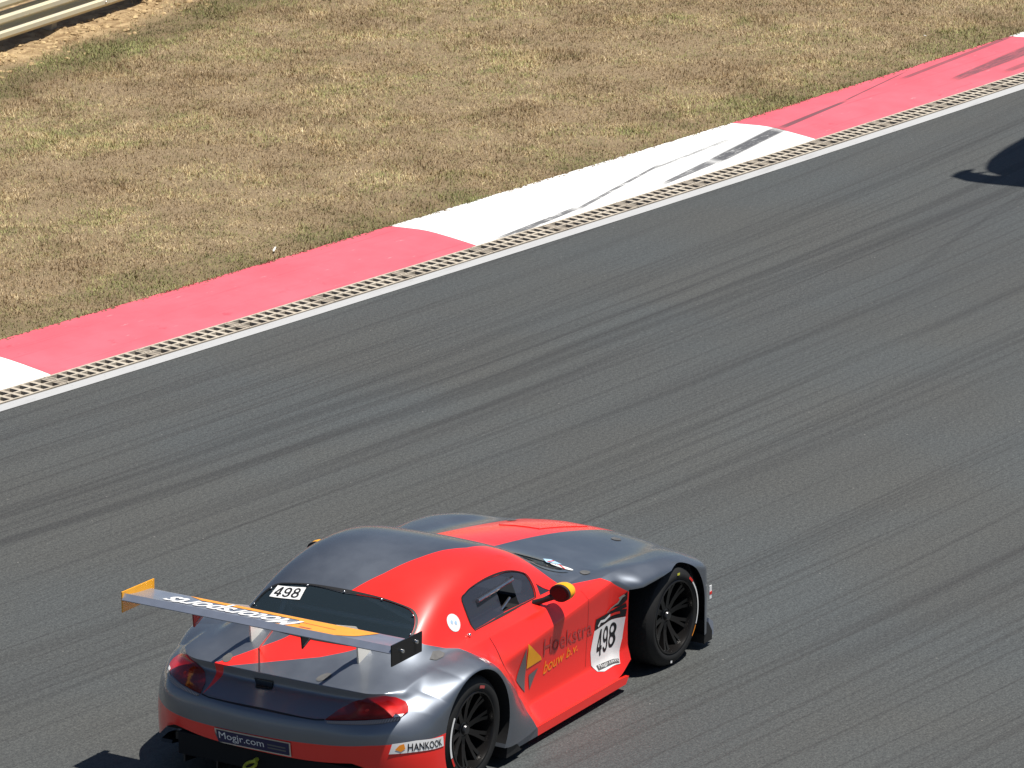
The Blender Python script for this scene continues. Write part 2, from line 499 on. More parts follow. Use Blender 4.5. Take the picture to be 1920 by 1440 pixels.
M['redink'] = simple('red_vinyl', (.75, .03, .02), .4)
M['orangeink'] = simple('orange_ink', (.9, .30, .02), .5)
M['oval'] = simple('grey_cover', (.10, .10, .10), .6, var=.15, scale=30)
M['blue'] = simple('pale_blue_vinyl', (.42, .62, .85), .4)
M['strut'] = simple('white_strut', (.80, .76, .68), .35, .2)
M['stripe'] = simple('dark_red_paint', (.30, .02, .02), .4)
M['hook'] = simple('tow_hook_yellow', (.62, .60, .06), .45)
M['seat'] = simple('seat_cloth', (.03, .03, .035), .8)
M['cage'] = simple('roll_cage', (.72, .73, .75), .4)
M['lens'] = None

def glass(name, tint, alpha, body=(.02, .025, .035), rough=.05):
    t = NT(name)
    tr = t.n('ShaderNodeBsdfTransparent'); tr.inputs[0].default_value = (*tint, 1)
    gl = t.n('ShaderNodeBsdfPrincipled')
    gl.inputs['Base Color'].default_value = (*body, 1)
    gl.inputs['IOR'].default_value = 1.7
    gl.inputs['Roughness'].default_value = rough
    mx = t.n('ShaderNodeMixShader'); mx.inputs[0].default_value = alpha
    t.t.links.new(tr.outputs[0], mx.inputs[1]); t.t.links.new(gl.outputs[0], mx.inputs[2])
    t.t.links.new(mx.outputs[0], t.out.inputs[0])
    return t.m
M['glass_rear'] = glass('tinted_rear_glass', (.70, .78, .84), .48, (.034, .052, .066))
M['glass_side'] = glass('side_polycarbonate', (.80, .84, .92), .55, (.060, .066, .092))

def lamp_mat():
    t = NT('tail_lamp_red')
    X, Y, Z = t.sep()
    ay = t.math('ABSOLUTE', Y)
    a = t.noise(9, 0, .5, t.comb(0.0, t.math('MULTIPLY_ADD', X, .6, ay), t.math('MULTIPLY', Z, 1.5)))
    band = t.math('MULTIPLY', t.rng(Z, .66, .645), t.rng(Z, .600, .625))
    rim_ = t.rng(ay, .74, .80)
    k = t.any(t.math('MULTIPLY', band, t.rng(a, .35, .60)), t.math('MULTIPLY', rim_, .75))
    col = t.mix(k, (.17, .003, .004), (.62, .012, .012))
    b = t.bsdf(col, .12)
    b.inputs['Coat Weight'].default_value = .6
    b.inputs['Coat Roughness'].default_value = .04
    return t.m
M['lens'] = lamp_mat()
def ribs_mat():
    t = NT('clear_ribbed_lamp')
    X, Y, Z = t.sep()
    w = t.math('SINE', t.math('MULTIPLY', Y, 520.0))
    t.bsdf(t.mix(t.rng(w, -.4, .4), (.20, .17, .16), (.42, .38, .36)), .2)
    return t.m
M['ribs'] = ribs_mat()

# ================================================================== PATCHES THAT FOLLOW THE SKIN
DIRS = {'right': (1, Vector((0, 1, 0))), 'left': (1, Vector((0, -1, 0))), 'top': (2, Vector((0, 0, -1))), 'rear': (0, Vector((1, 0, 0)))}
def wrap(bm, view, off, target=None):
    """bm lies in a plane with the two free coordinates; drop each vertex on the skin along the view axis"""
    ax, d = DIRS[view]
    tgt = target or SKIN
    last = None
    for v in bm.verts:
        o = v.co.copy(); o[ax] = 0.0
        o -= d * 4.0
        h = tgt.ray_cast(o, d)
        if h[0] is None:
            q = tgt.find_nearest(v.co if last is None else Vector([last[i] if i == ax else v.co[i] for i in range(3)]))
            h = q
        n = h[1]
        if n.dot(d) > 0: n = -n
        v.co = h[0] + n * off
        last = h[0].copy()
def flat(poly, view):
    ax = DIRS[view][0]
    out = []
    for p in poly:
        q = list(p); q.insert(ax, 0.0); out.append(Vector(q))
    return out
def chop(bm, view, step):
    ax = DIRS[view][0]
    for a in range(3):
        if a == ax: continue
        lo = min(v.co[a] for v in bm.verts); hi = max(v.co[a] for v in bm.verts)
        n = Vector((0, 0, 0)); n[a] = 1
        k = math.ceil(lo / step) * step
        while k < hi:
            if k > lo + 1e-5:
                p = Vector((0, 0, 0)); p[a] = k
                bmesh.ops.bisect_plane(bm, geom=bm.verts[:] + bm.edges[:] + bm.faces[:], plane_co=p, plane_no=n, dist=1e-6)
            k += step
def patch(name, poly, view, mat, parent, off=.003, thick=0.0, step=.03, smooth=35, bulge=0.0):
    bm = bmesh.new()
    bm.faces.new([bm.verts.new(v) for v in flat(poly, view)])
    chop(bm, view, step)
    wrap(bm, view, off)
    if thick:
        bm.normal_update()
        d = DIRS[view][1]
        if sum((f.normal.dot(d) * f.calc_area() for f in bm.faces)) > 0:
            bmesh.ops.reverse_faces(bm, faces=bm.faces[:])
        top = bm.faces[:]
        ret = bmesh.ops.extrude_face_region(bm, geom=top)
        nv = [g for g in ret['geom'] if isinstance(g, bmesh.types.BMVert)]
        bm.normal_update()
        for v in nv:
            v.co = v.co + v.normal * thick
    bmesh.ops.recalc_face_normals(bm, faces=bm.faces)
    me = bpy.data.meshes.new(name)
    bm.to_mesh(me); bm.free()
    return mesh_obj(name, me, mat, parent, smooth)
def strip(name, pts, width, view, mat, parent, off=.0022):
    """thin line following the skin, pts in the two free coordinates"""
    P = [Vector(p) for p in pts]
    vs = []
    for i, p in enumerate(P):
        t_ = (P[min(i + 1, len(P) - 1)] - P[max(i - 1, 0)]).normalized()
        nn = Vector((-t_.y, t_.x)) * width / 2
        vs += [p + nn, p - nn]
    bm = bmesh.new()
    V = [bm.verts.new(v) for v in flat(vs, view)]
    for i in range(len(P) - 1):
        bm.faces.new((V[2*i], V[2*i+1], V[2*i+3], V[2*i+2]))
    chop(bm, view, .04)
    wrap(bm, view, off)
    bmesh.ops.recalc_face_normals(bm, faces=bm.faces)
    me = bpy.data.meshes.new(name); bm.to_mesh(me); bm.free()
    return mesh_obj(name, me, mat, parent, 35)
def text_bm(body, bold=0.0, shear=0.0, spacing=1.0):
    cu = bpy.data.curves.new('txt', 'FONT')
    cu.body = body; cu.size = 1.0; cu.offset = bold; cu.shear = shear; cu.space_character = spacing
    cu.align_x = 'LEFT'; cu.resolution_u = 3
    ob = link(bpy.data.objects.new('txt', cu))
    me = evaluated(ob)
    bpy.data.objects.remove(ob)
    bm = bmesh.new(); bm.from_mesh(me)
    xs = [v.co.x for v in bm.verts]; ys = [v.co.y for v in bm.verts]
    x0, x1, y0, y1 = min(xs), max(xs), min(ys), max(ys)
    for v in bm.verts:
        v.co.x = (v.co.x - x0) / (x1 - x0); v.co.y = (v.co.y - y0) / (y1 - y0)
    return bm
def text_patch(name, body, corners, view, mat, parent, off=.004, bold=0.0, shear=0.0, spacing=1.0, step=.03, wrapit=True):
    """corners: lower-left, lower-right, upper-right, upper-left of the lettering in the two free coordinates (or 3-D points)"""
    bm = text_bm(body, bold, shear, spacing)
    c = flat(corners, view) if len(corners[0]) == 2 else [Vector(p) for p in corners]
    for v in bm.verts:
        u, w = v.co.x, v.co.y
        v.co = c[0] * (1-u) * (1-w) + c[1] * u * (1-w) + c[2] * u * w + c[3] * (1-u) * w
    if wrapit:
        bmesh.ops.triangulate(bm, faces=bm.faces[:])
        chop(bm, view, step)
        wrap(bm, view, off)
    me = bpy.data.meshes.new(name); bm.to_mesh(me); bm.free()
    return mesh_obj(name, me, mat, parent, None)
def _arc(cx, cy, rx, ry, a0, a1, n=10):
    return [(cx + rx * math.cos(R(a0 + (a1 - a0) * i / n)), cy + ry * math.sin(R(a0 + (a1 - a0) * i / n))) for i in range(n + 1)]
DIGITS = {   # heavy condensed figures: outer contour, then holes, in a 0..0.58 x 0..1 box
 '8': [_arc(.29,.72,.255,.28,-38,218,16) + _arc(.29,.285,.285,.285,142,398,18), _arc(.29,.735,.115,.140,0,350,14), _arc(.29,.285,.140,.155,0,350,14)],
 '9': [_arc(.29,.68,.285,.32,180,0,14) + _arc(.29,.30,.285,.30,0,-168,14) + [(.155,.24)] + _arc(.285,.285,.135,.155,190,345,8) + [(.43,.44)] + _arc(.27,.66,.265,.29,-62,-180,8), _arc(.285,.68,.140,.185,0,350,14)],
 '4': [[(.30,1.0),(.475,1.0),(.475,.355),(.58,.355),(.58,.205),(.475,.205),(.475,0),(.315,0),(.315,.205),(0,.205),(0,.36)], [(.315,.355),(.145,.355),(.315,.745)]],
}
def number_bm(txt):
    """filled 2-D figures scaled into the unit square"""
    cu = bpy.data.curves.new('num', 'CURVE'); cu.dimensions = '2D'; cu.fill_mode = 'BOTH'
    x = 0.0
    for ch in txt:
        for c in DIGITS[ch]:
            sp = cu.splines.new('POLY'); sp.points.add(len(c) - 1); sp.use_cyclic_u = True
            for p, q in zip(sp.points, c): p.co = (x + q[0], q[1], 0, 1)
        x += .68
    ob = link(bpy.data.objects.new('num', cu)); me = evaluated(ob); bpy.data.objects.remove(ob)
    bm = bmesh.new(); bm.from_mesh(me)
    w = x - .10
    for v in bm.verts: v.co.x /= w
    return bm
def number_patch(name, txt, corners, view, mat, parent, off=.004, step=.03):
    bm = number_bm(txt)
    c = flat(corners, view)
    for v in bm.verts:
        u, w = v.co.x, v.co.y
        v.co = c[0] * (1-u) * (1-w) + c[1] * u * (1-w) + c[2] * u * w + c[3] * (1-u) * w
    bmesh.ops.triangulate(bm, faces=bm.faces[:])
    chop(bm, view, step)
    wrap(bm, view, off)
    me = bpy.data.meshes.new(name); bm.to_mesh(me); bm.free()
    return mesh_obj(name, me, mat, parent, None)
def mirror_poly(p):
    return [(-a, b) for a, b in p][::-1]
def oval(cx, cy, a, b, rot=0.0, n=20):
    return [(cx + a*math.cos(q)*math.cos(rot) - b*math.sin(q)*math.sin(rot), cy + a*math.cos(q)*math.sin(rot) + b*math.sin(q)*math.cos(rot)) for q in [2*math.pi*k/n for k in range(n)]]

# ================================================================== BODY WITH OPENINGS
SIDE_WIN0 = [(.418,.812),(.405,.99),(.47,1.024),(.56,1.040),(.723,1.046),(.90,1.034),(1.018,1.012),(1.126,.975),(1.188,.935),(1.202,.86),(1.182,.803)][::-1]
def smooth_poly(pts, n=4, hard=()):
    out = []
    N = len(pts)
    for i in range(N):
        p0, p1, p2, p3 = (Vector(pts[(i + k) % N]) for k in (-1, 0, 1, 2))
        if i in hard: p0 = p1
        if (i + 1) % N in hard: p3 = p2
        for k in range(n):
            t_ = k / n
            q = .5 * ((2*p1) + (p2 - p0)*t_ + (2*p0 - 5*p1 + 4*p2 - p3)*t_**2 + (3*p1 - p0 - 3*p2 + p3)*t_**3)
            out.append((q.x, q.y))
    return out
SIDE_WIN = smooth_poly(SIDE_WIN0, 4, (0, 10))
QUARTER = [(1.225,.800),(1.365,.797),(1.30,.838),(1.236,.878)]
_h = [(0,1.041),(.25,1.036),(.44,1.015),(.515,.991),(.56,.95),(.580,.90),(.565,.862),(.52,.842),(.3,.829),(0,.826)]
REAR_WIN = smooth_poly(_h[::-1] + [(-a, b) for a, b in _h[1:-1]], 4)
SCREEN = [(1.29,.50),(1.29,-.50),(1.42,-.56),(1.70,-.615),(1.755,-.45),(1.79,0),(1.755,.45),(1.70,.615),(1.42,.56)]
def inset(poly, d):
    cx = sum(p[0] for p in poly) / len(poly); cy = sum(p[1] for p in poly) / len(poly)
    out = []
    for x, y in poly:
        r = math.hypot(x - cx, y - cy)
        out.append((cx + (x - cx) * (1 - d / r), cy + (y - cy) * (1 - d / r)))
    return out

def cavity_mesh():
    xs = np.linspace(-.10, 1.62, 28); ys = np.linspace(-.60, .60, 17)
    mb = MB(); top = {}
    vs = []; fs = []
    for x in xs:
        for y in ys:
            h = SKIN.ray_cast(Vector((x, y, 3)), Vector((0, 0, -1)))
            vs.append((x, y, max(h[0].z - .045, .62)))
    n = len(ys); N = len(xs) * n
    for x in xs:
        for y in ys: vs.append((x, y, .34))
    for i in range(len(xs) - 1):
        for j in range(n - 1):
            a = i * n + j
            fs.append((a, a + n, a + n + 1, a + 1))
            fs.append((N + a, N + a + 1, N + a + n + 1, N + a + n))
    for i in range(len(xs) - 1):
        for j in (0, n - 1):
            a = i * n + j; fs.append((a, a + n, N + a + n, N + a) if j else (a, N + a, N + a + n, a + n))
    for j in range(n - 1):
        for i in (0, len(xs) - 1):
            a = i * n + j; fs.append((a, a + 1, N + a + 1, N + a))
    mb.add(vs, fs)
    return mb.mesh('cavity')

def cutters():
    out = []
    for s in (1, -1):
        n = 72
        cx, cz = REAR_C
        out.append(MB().prism([(cx + .378 * math.cos(2*math.pi*k/n), cz + .378 * math.sin(2*math.pi*k/n)) for k in range(n)], 1, s * .60, s * 1.3).mesh())
        cx, cz = FRONT_C
        arc = [(cx + .354 * math.cos(R(a)), cz + .354 * math.sin(R(a))) for a in range(0, 106, 3)]
        out.append(MB().prism([(1.952, -.1), (2.866, -.1)] + arc + [(2.24, .676), (2.05, .676), (1.952, .674), (1.952, .3)], 1, s * .585, s * 1.31).mesh())
    out.append(cavity_mesh())
    out.append(MB().prism(inset(SIDE_WIN, .012), 1, -1.2, 1.2).mesh())
    out.append(MB().prism(inset(QUARTER, .008), 1, -1.21, 1.21).mesh())
    out.append(MB().prism(inset(REAR_WIN, .012), 0, -.6, .28).mesh())
    out.append(MB().prism(inset(SCREEN, .012), 2, .55, 1.4).mesh())
    return out

def make_body(parent):
    ob = link(bpy.data.objects.new('tmp_body', skin.copy()))
    tmp = []
    for me in cutters():
        c = link(bpy.data.objects.new('tmp_cut', me)); tmp.append(c)
        md = ob.modifiers.new('b', 'BOOLEAN')
        md.operation = 'DIFFERENCE'; md.solver = 'EXACT'; md.object = c
    me = evaluated(ob)
    bpy.data.objects.remove(ob)
    for c in tmp: bpy.data.objects.remove(c)
    me.materials.clear()
    me.materials.append(M['paint']); me.materials.append(M['inner'])
    for p in me.polygons:
        q = SKIN.find_nearest(p.center)
        p.material_index = 1 if (q[3] > .004 or p.normal.z < -.75) else 0
        p.use_smooth = True
    me.set_sharp_from_angle(angle=R(38))
    me.name = 'body'
    return link(bpy.data.objects.new('body', me), parent)
# ================================================================== CAR PARTS
def make_wheel(parent, cx, cz, s, r, w, steer=0.0):
    """s = -1 right side, +1 left side"""
    yo = .978 * s                                   # outer sidewall
    root = bpy.data.objects.new('wheel', None); root.empty_display_size = .1
    link(root, parent); root.location = (cx, yo, cz); root.rotation_euler = (0, 0, steer)
    d = -s                                          # towards the car centre
    def L(prof): return [(a, b * d) for a, b in prof]
    rr = .246
    side = MB().lathe_y(L([(rr, .012), (rr + .012, .004), (rr + .035, 0.0), (r - .045, .004), (r - .022, .014), (r - .008, .030)]), (0, 0, 0), 64)
    ty = side.build('tyre', M['rubber'], root, 60)
    tr = MB().lathe_y(L([(r - .008, .030), (r, .050), (r + .001, w / 2), (r, w - .05), (r - .01, w - .02), (r - .05, w), (rr, w - .01)]), (0, 0, 0), 64)
    tr.build('tread', M['tread'], root, 50)
    rim = MB().lathe_y(L([(rr + .002, .010), (rr - .004, .004), (rr - .012, .006), (rr - .02, .03), (rr - .024, .11), (rr - .03, .2)]), (0, 0, 0), 64)
    rim.build('rim', M['rim'], root, 40)
    sp = MB()
    n = 10
    for k in range(n):
        a0 = 2 * math.pi * k / n + .15
        for br in (-.085, .085):                     # each spoke splits towards the rim
            pts = []
            for rad, dep, fr in ((.045, .075, 0.25), (.12, .070, .45), (.18, .058, .8), (rr - .016, .040, 1.0)):
                a = a0 + br * fr * 1.1
                pts.append(Vector((rad * math.cos(a), dep * d, rad * math.sin(a))))
            ww = [.017, .013, .0105, .012]
            vs = []
            for i, p in enumerate(pts):
                a = math.atan2(p.z, p.x)
                tg = Vector((-math.sin(a), 0, math.cos(a)))
                for q, dy in ((-1, 0), (1, 0), (1, .028), (-1, .028)):
                    vs.append(p + tg * ww[i] * q * (1 if dy == 0 else 1.25) + Vector((0, dy * d, 0)))
            fs = []
            for i in range(3):
                for e in range(4):
                    fs.append((i*4+e, i*4+(e+1)%4, (i+1)*4+(e+1)%4, (i+1)*4+e))
            fs += [(0,1,2,3), (12,13,14,15)]
            sp.add(vs, fs)
    sp.build('spokes', M['rim'], root, 30)
    MB().lathe_y(L([(.0, .052), (.026, .052), (.030, .058), (.034, .075), (.055, .080), (.06, .12)]), (0, 0, 0), 24).build('hub_nut', M['hub'], root, 30)
    MB().lathe_y(L([(.05, .145), (.19, .145), (.19, .165), (.05, .165)]), (0, 0, 0), 40).build('brake_disc', M['carbon'], root, 30)
    MB().lathe_y(L([(.04, .205), (rr - .02, .205)]), (0, 0, 0), 32).build('wheel_backing', M['inner'], root)
    # sidewall lettering arcs
    def arc(name, a0, a1, r0, r1, mat):
        vs = []; fs = []
        N = 20
        for i in range(N + 1):
            a = R(a0 + (a1 - a0) * i / N)
            for q in (r0, r1):
                vs.append((q * math.cos(a), -.0035 * d if q < r - .03 else .0015 * d, q * math.sin(a)))
        for i in range(N): fs.append((2*i, 2*i+1, 2*i+3, 2*i+2))
        MB().add(vs, fs).build(name, mat, root)
    if cx > 1:
        arc('tyre_marking', -24, 42, rr + .026, rr + .036, M['white'])
        arc('tyre_marking', 43, 54, rr + .026, rr + .042, M['redink'])
        arc('tyre_marking', -42, -26, rr + .026, rr + .034, M['orangeink'])
        arc('tyre_marking', 82, 88, rr + .036, rr + .052, M['hook'])
        arc('tyre_marking', -103, -99, rr + .040, rr + .056, M['white'])
    else:
        arc('tyre_marking', 146, 198, rr + .026, rr + .044, M['white'])
        arc('tyre_marking', 199, 212, rr + .026, rr + .042, M['redink'])
        arc('tyre_marking', 228, 250, rr + .026, rr + .040, M['orangeink'])
        arc('tyre_marking', 66, 78, rr + .018, rr + .036, M['textgrey'])
    return root

def ellipsoid(c, rx, ry, rz, nu=20, nv=12, xmin=None):
    vs = []; fs = []
    for i in range(nv + 1):
        t = math.pi * i / nv
        for k in range(nu):
            q = 2 * math.pi * k / nu
            p = [c[0] + rx * math.cos(t), c[1] + ry * math.sin(t) * math.cos(q), c[2] + rz * math.sin(t) * math.sin(q)]
            if xmin is not None: p[0] = max(p[0], xmin)
            vs.append(p)
    for i in range(nv):
        for k in range(nu):
            fs.append((i*nu+k, i*nu+(k+1)%nu, (i+1)*nu+(k+1)%nu, (i+1)*nu+k))
    return vs, fs

def make_mirror(parent, s):
    root = bpy.data.objects.new('door_mirror', None); root.empty_display_size = .1
    link(root, parent); root.location = (1.18, s * .905, .876)
    root.scale = (.90, .90, .90) if s < 0 else (.85, .85, .80)
    if s > 0: root.location.z -= .012
    vs, fs = ellipsoid((0, 0, 0), .10, .082, .064, xmin=-.030)
    MB().add(vs, fs).build('mirror_cap', M['yellow'], root, 50)
    pts = [(.079 * math.cos(q), .061 * math.sin(q)) for q in [2*math.pi*k/24 for k in range(24)]]
    MB().prism(pts, 0, -.052, -.029).build('mirror_housing', M['black'], root, 40)
    pts = [(.064 * math.cos(q), .046 * math.sin(q)) for q in [2*math.pi*k/24 for k in range(24)]]
    MB().prism(pts, 0, -.0555, -.0535).build('mirror_glass', M['mirror'], root)
    MB().tube([(-.03, -s * .05, -.03), (-.06, -s * .12, -.065), (-.08, -s * .19, -.095)], [.026, .020, .024], 10).build('mirror_arm', M['black'], root, 60)
    return root
M['hub'] = simple('hub_dark', (.10, .10, .105), .3, .9)
M['mirror'] = simple('mirror_silver', (.025, .025, .028), .25, .6)

def wing_profile(n=14):
    """chord from leading edge (0) to trailing edge (1): upper then lower points (x, z)"""
    LE, TE = (-.602, 1.088), (-.885, 1.128)
    up, lo = [], []
    for i in range(n + 1):
        t = i / n
        cx = LE[0] + (TE[0] - LE[0]) * t; cz = LE[1] + (TE[1] - LE[1]) * t
        th = .034 * (math.sqrt(max(t, 0)) * 1.4 - t * 1.25 - .15 * t * t)
        cam_ = -.008 * math.sin(math.pi * t)
        up.append((cx, cz + cam_ + max(th, 0) * .35))
        lo.append((cx, cz + cam_ - max(th, 0) * .9 - .003))
    return up, lo
WUP, WLO = wing_profile()
def wing_top(y, t):
    """point on the upper face, t 0 = leading, 1 = trailing"""
    f = t * (len(WUP) - 1); i = min(int(f), len(WUP) - 2); f -= i
    a, b = WUP[i], WUP[i + 1]
    return Vector((a[0] + (b[0] - a[0]) * f, y, a[1] + (b[1] - a[1]) * f))
def wing_patch(name, quad, mat, parent, off=.0025):
    """quad in (y, t) coordinates"""
    bm = bmesh.new()
    bm.faces.new([bm.verts.new((0, q[0], q[1])) for q in quad])
    for k in range(1, 20):
        bmesh.ops.bisect_plane(bm, geom=bm.verts[:]+bm.edges[:]+bm.faces[:], plane_co=(0,0,k/20+1e-4), plane_no=(0,0,1), dist=1e-6)
    for v in bm.verts:
        v.co = wing_top(v.co.y, v.co.z) + Vector((0, 0, off))
    me = bpy.data.meshes.new(name); bm.to_mesh(me); bm.free()
    return mesh_obj(name, me, mat, parent, 40)

def make_wing(parent):
    W = .958
    prof = WUP + WLO[::-1][:-1]
    w = MB().prism(prof, 1, -W, W).build('rear_wing', M['wing'], parent, 40)
    MB().prism([(-.880,1.137),(-.912,1.104),(-.909,1.098),(-.880,1.128)], 1, -W, W).build('gurney_flap', M['wing'], w)
    for s in (-1, 1):
        y0 = s * W; y1 = s * (W + .008)
        ep = MB().prism([(-.905,1.02),(-.575,1.018),(-.570,1.142),(-.905,1.150)], 1, y0, y1).build('endplate', M['gloss_black'] if s < 0 else M['yellow'], w, 30)
        for bx, bz in ((-.80, 1.088), (-.645, 1.100)):
            MB().lathe_y([(0, s * .016), (.011, s * .016), (.014, s * .008), (.014, 0)], (bx, y1, bz), 12).build('bolt', M['steel'], ep, 40)
        # strut plate standing on the boot lid
        y = s * .388
        st = MB().prism([(-.375,.772),(-.245,.812),(-.262,.88),(-.40,1.02),(-.60,1.088),(-.72,1.080),(-.62,1.045),(-.47,.97),(-.385,.88)], 1, y - .006, y + .006).build('wing_strut', M['strut'], w, 30)
        MB().box(-.545, -.385, y - .045, y + .045, .728, .775).build('strut_foot', M['strut'], st) if False else None
        br = MB().prism([(-.905,1.105),(-.76,1.085),(-.80,1.055),(-.895,1.015)], 1, y + .05, y + .06).build('wing_bracket', M['stripe'] if s > 0 else M['black'], w)
        MB().tube([(-.885, y + .055, 1.030), (-.80, y + .055, 1.07)], .008, 6).build('bracket_bolt', M['steel'], br, 40)
    MB().tube([(-.70, -.02, 1.05), (-.42, .30, .765)], .006, 6).build('stay_rod', M['strut'], w, 40)
    # vinyl on the upper face
    wing_patch('orange_band', [(-.62,.92),(.14,.92),(.20,.64),(.30,.30),(.62,.07),(-.62,.07)][::-1] if False else [(.66,.05),(.55,.20),(-.16,.22),(-.22,.50),(-.08,.95),(-.50,.95),(-.62,.60),(-.70,.06)], M['orange'], w)
    bm = text_bm('Motorsports', .018, .30, .95)
    bmesh.ops.triangulate(bm, faces=bm.faces[:])
    for k in range(1, 24):
        bmesh.ops.bisect_plane(bm, geom=bm.verts[:]+bm.edges[:]+bm.faces[:], plane_co=(0,k/24,0), plane_no=(0,1,0), dist=1e-6)
    for v in bm.verts:
        u, q = v.co.x, v.co.y
        yy = -.215 + .95 * u
        tt = .10 + .84 * q
        v.co = wing_top(yy, min(max(tt, .02), .97)) + Vector((0, 0, .006))
    me = bpy.data.meshes.new('wing_lettering'); bm.to_mesh(me); bm.free()
    mesh_obj('wing_lettering', me, M['white'], w)
    wing_patch('thin_line', [(-.16,.35),(-.45,.42),(-.455,.40),(-.16,.33)], M['textgrey'], w, .004)
    wing_patch('small_print', [(-.26,.70),(-.34,.70),(-.34,.78),(-.26,.78)], M['textgrey'], w, .004)
    return w

def make_car():
    car = empty('race_car')
    body = make_body(car)
    P = car
    # ---- glazing
    rw = patch('rear_window', REAR_WIN, 'rear', M['glass_rear'], P, off=-.004, step=.04)
    # black surround and fixings
    ring = MB()
    rp = REAR_WIN; ri = inset(REAR_WIN, .010)
    def ring_part(name, outer, inner, view, mat, parent, off=.0025):
        bm = bmesh.new()
        n = len(outer)
        A = [bm.verts.new(v) for v in flat(outer, view)]; B = [bm.verts.new(v) for v in flat(inner, view)]
        for i in range(n): bm.faces.new((A[i], A[(i+1) % n], B[(i+1) % n], B[i]))
        chop(bm, view, .04); wrap(bm, view, off)
        bmesh.ops.recalc_face_normals(bm, faces=bm.faces)
        me = bpy.data.meshes.new(name); bm.to_mesh(me); bm.free()
        return mesh_obj(name, me, mat, parent, 35)
    ring_part('window_seal', inset(rp, -.003), ri, 'rear', M['black'], rw)
    for (y, z) in ((.515,.978),(.27,1.028),(0,1.033),(-.27,1.028),(-.515,.978),(.567,.90),(-.567,.90),(.52,.852),(-.52,.852)):
        h = SKIN.ray_cast(Vector((-3, y, z)), Vector((1, 0, 0)))
        vs, fs = ellipsoid(h[0] + h[1] * .004, .008, .008, .008, 8, 6)
        MB().add(vs, fs).build('window_fixing', M['steel'], rw, 60)
    nb = patch('number_sticker', [(.490,.950),(.262,.968),(.272,1.020),(.482,.998)], 'rear', M['white'], rw, off=.001, step=.05)
    number_patch('race_number', '498', [(.470,.957),(.284,.972),(.290,1.013),(.464,.995)], 'rear', M['ink'], nb, off=.003)
    for s, view in ((-1, 'right'), (1, 'left')):
        # fixed panes leave the sliding opening free
        rear_p = [(.418,.812),(.79,.806),(.79,1.044),(.723,1.046),(.56,1.040),(.47,1.024),(.405,.99)]
        top_p = [(.79,.975),(.985,.955),(.985,1.019),(.90,1.034),(.79,1.044)]
        front_p = [(.985,.805),(1.182,.803),(1.202,.86),(1.188,.935),(1.126,.975),(1.018,1.012),(.985,1.019)]
        sw = patch('side_window', rear_p, view, M['glass_side'], P, off=-.004, step=.06)
        patch('top_pane', top_p, view, M['glass_side'], sw, off=-.004, step=.06)
        patch('front_pane', front_p, view, M['glass_side'], sw, off=-.004, step=.06)
        ring_part('window_seal', inset(SIDE_WIN, -.002), inset(SIDE_WIN, .009), view, M['black'], sw)
        patch('quarter_window', QUARTER, view, M['glass_side'], P, off=-.003, step=.06)
        h0 = (.53, .957); h1 = (1.03, .945)
        def at(x, z):
            h = SKIN.ray_cast(Vector((x, s * 3, z)), Vector((0, -s, 0)))
            return h[0] + Vector((0, s * .012, 0))
        tr = MB()
        p0, p1 = at(.545, .958), at(.985, .972)
        tr.tube([p0, (p0 + p1) / 2, p1], .0125, 6)
        rail = tr.build('window_rail', M['alu'], sw, 30)
        MB().box(.96, .99, min(p1.y, p1.y), p1.y + .004, p1.z - .01, p1.z + .02).build('rail_end', M['black'], sw)
        MB().tube([at(.80, .83) - Vector((0, s * .03, 0)), at(.90, .88) - Vector((0, s * .01, 0))], .009, 6).build('window_catch', M['alu'], sw, 40)
    ws = patch('windscreen', SCREEN, 'top', M['glass_rear'], P, off=-.004, step=.06)
    patch('sun_strip', [(1.30,.49),(1.30,-.49),(1.37,-.53),(1.37,.53)], 'top', M['ink'], ws, off=.001, step=.06)
    strip('screen_trim', [(1.37,-.555),(1.46,-.585),(1.56,-.605),(1.70,-.63)], .03, 'top', M['alu'], ws, off=.004)
    strip('screen_seal', [(1.42,-.55),(1.58,-.575),(1.70,-.575),(1.77,-.45)], .03, 'top', M['black'], ws, off=.004)
    # ---- cabin
    seat = bpy.data.objects.new('racing_seat', None); seat.empty_display_size = .1; link(seat, P)
    MB().prism([(.42,.36),(.85,.36),(.88,.46),(.62,.44),(.50,.98),(.40,.98)], 1, -.52, -.14).build('seat_shell', M['seat'], seat)
    MB().box(.42, .56, -.46, -.20, .93, 1.04).build('head_rest', M['seat'], seat)
    cage = MB()
    for s in (-1, 1):
        cage.tube([(.30, s*.57, .36), (.30, s*.55, .85), (.34, s*.47, 1.08)], .02, 8)
        cage.tube([(.34, s*.47, 1.08), (1.12, s*.45, 1.05), (1.50, s*.56, .76)], .02, 8)
        cage.tube([(.32, s*.50, 1.04), (.02, s*.50, .70)], .018, 8)
    cage.tube([(.34, -.47, 1.08), (.34, .47, 1.08)], .02, 8)
    cage.tube([(.30, -.55, .80), (.30, .55, .80)], .018, 8)
    cage.tube([(.30, -.55, .80), (.34, .47, 1.06)], .018, 8)
    cage.build('roll_cage', M['cage'], P, 50)
    MB().prism([(1.18,.55),(1.60,.55),(1.60,.74),(1.30,.74)], 1, -.59, .59).build('dashboard', M['seat'], P)
    sw_ = MB()
    for k in range(16):
        a, b = 2*math.pi*k/16, 2*math.pi*(k+1)/16
        sw_.tube([(1.08, -.33+.15*math.cos(a), .66+.15*math.sin(a)), (1.08, -.33+.15*math.cos(b), .66+.15*math.sin(b))], .012, 6)
    sw_.build('steering_wheel', M['black'], P, 60)
    # ---- lamps
    LAMP = [(-.448,.570),(-.480,.606),(-.530,.640),(-.627,.682),(-.712,.702),(-.765,.688),(-.815,.660),(-.848,.632),(-.855,.612),(-.838,.594),(-.72,.590),(-.58,.581)]
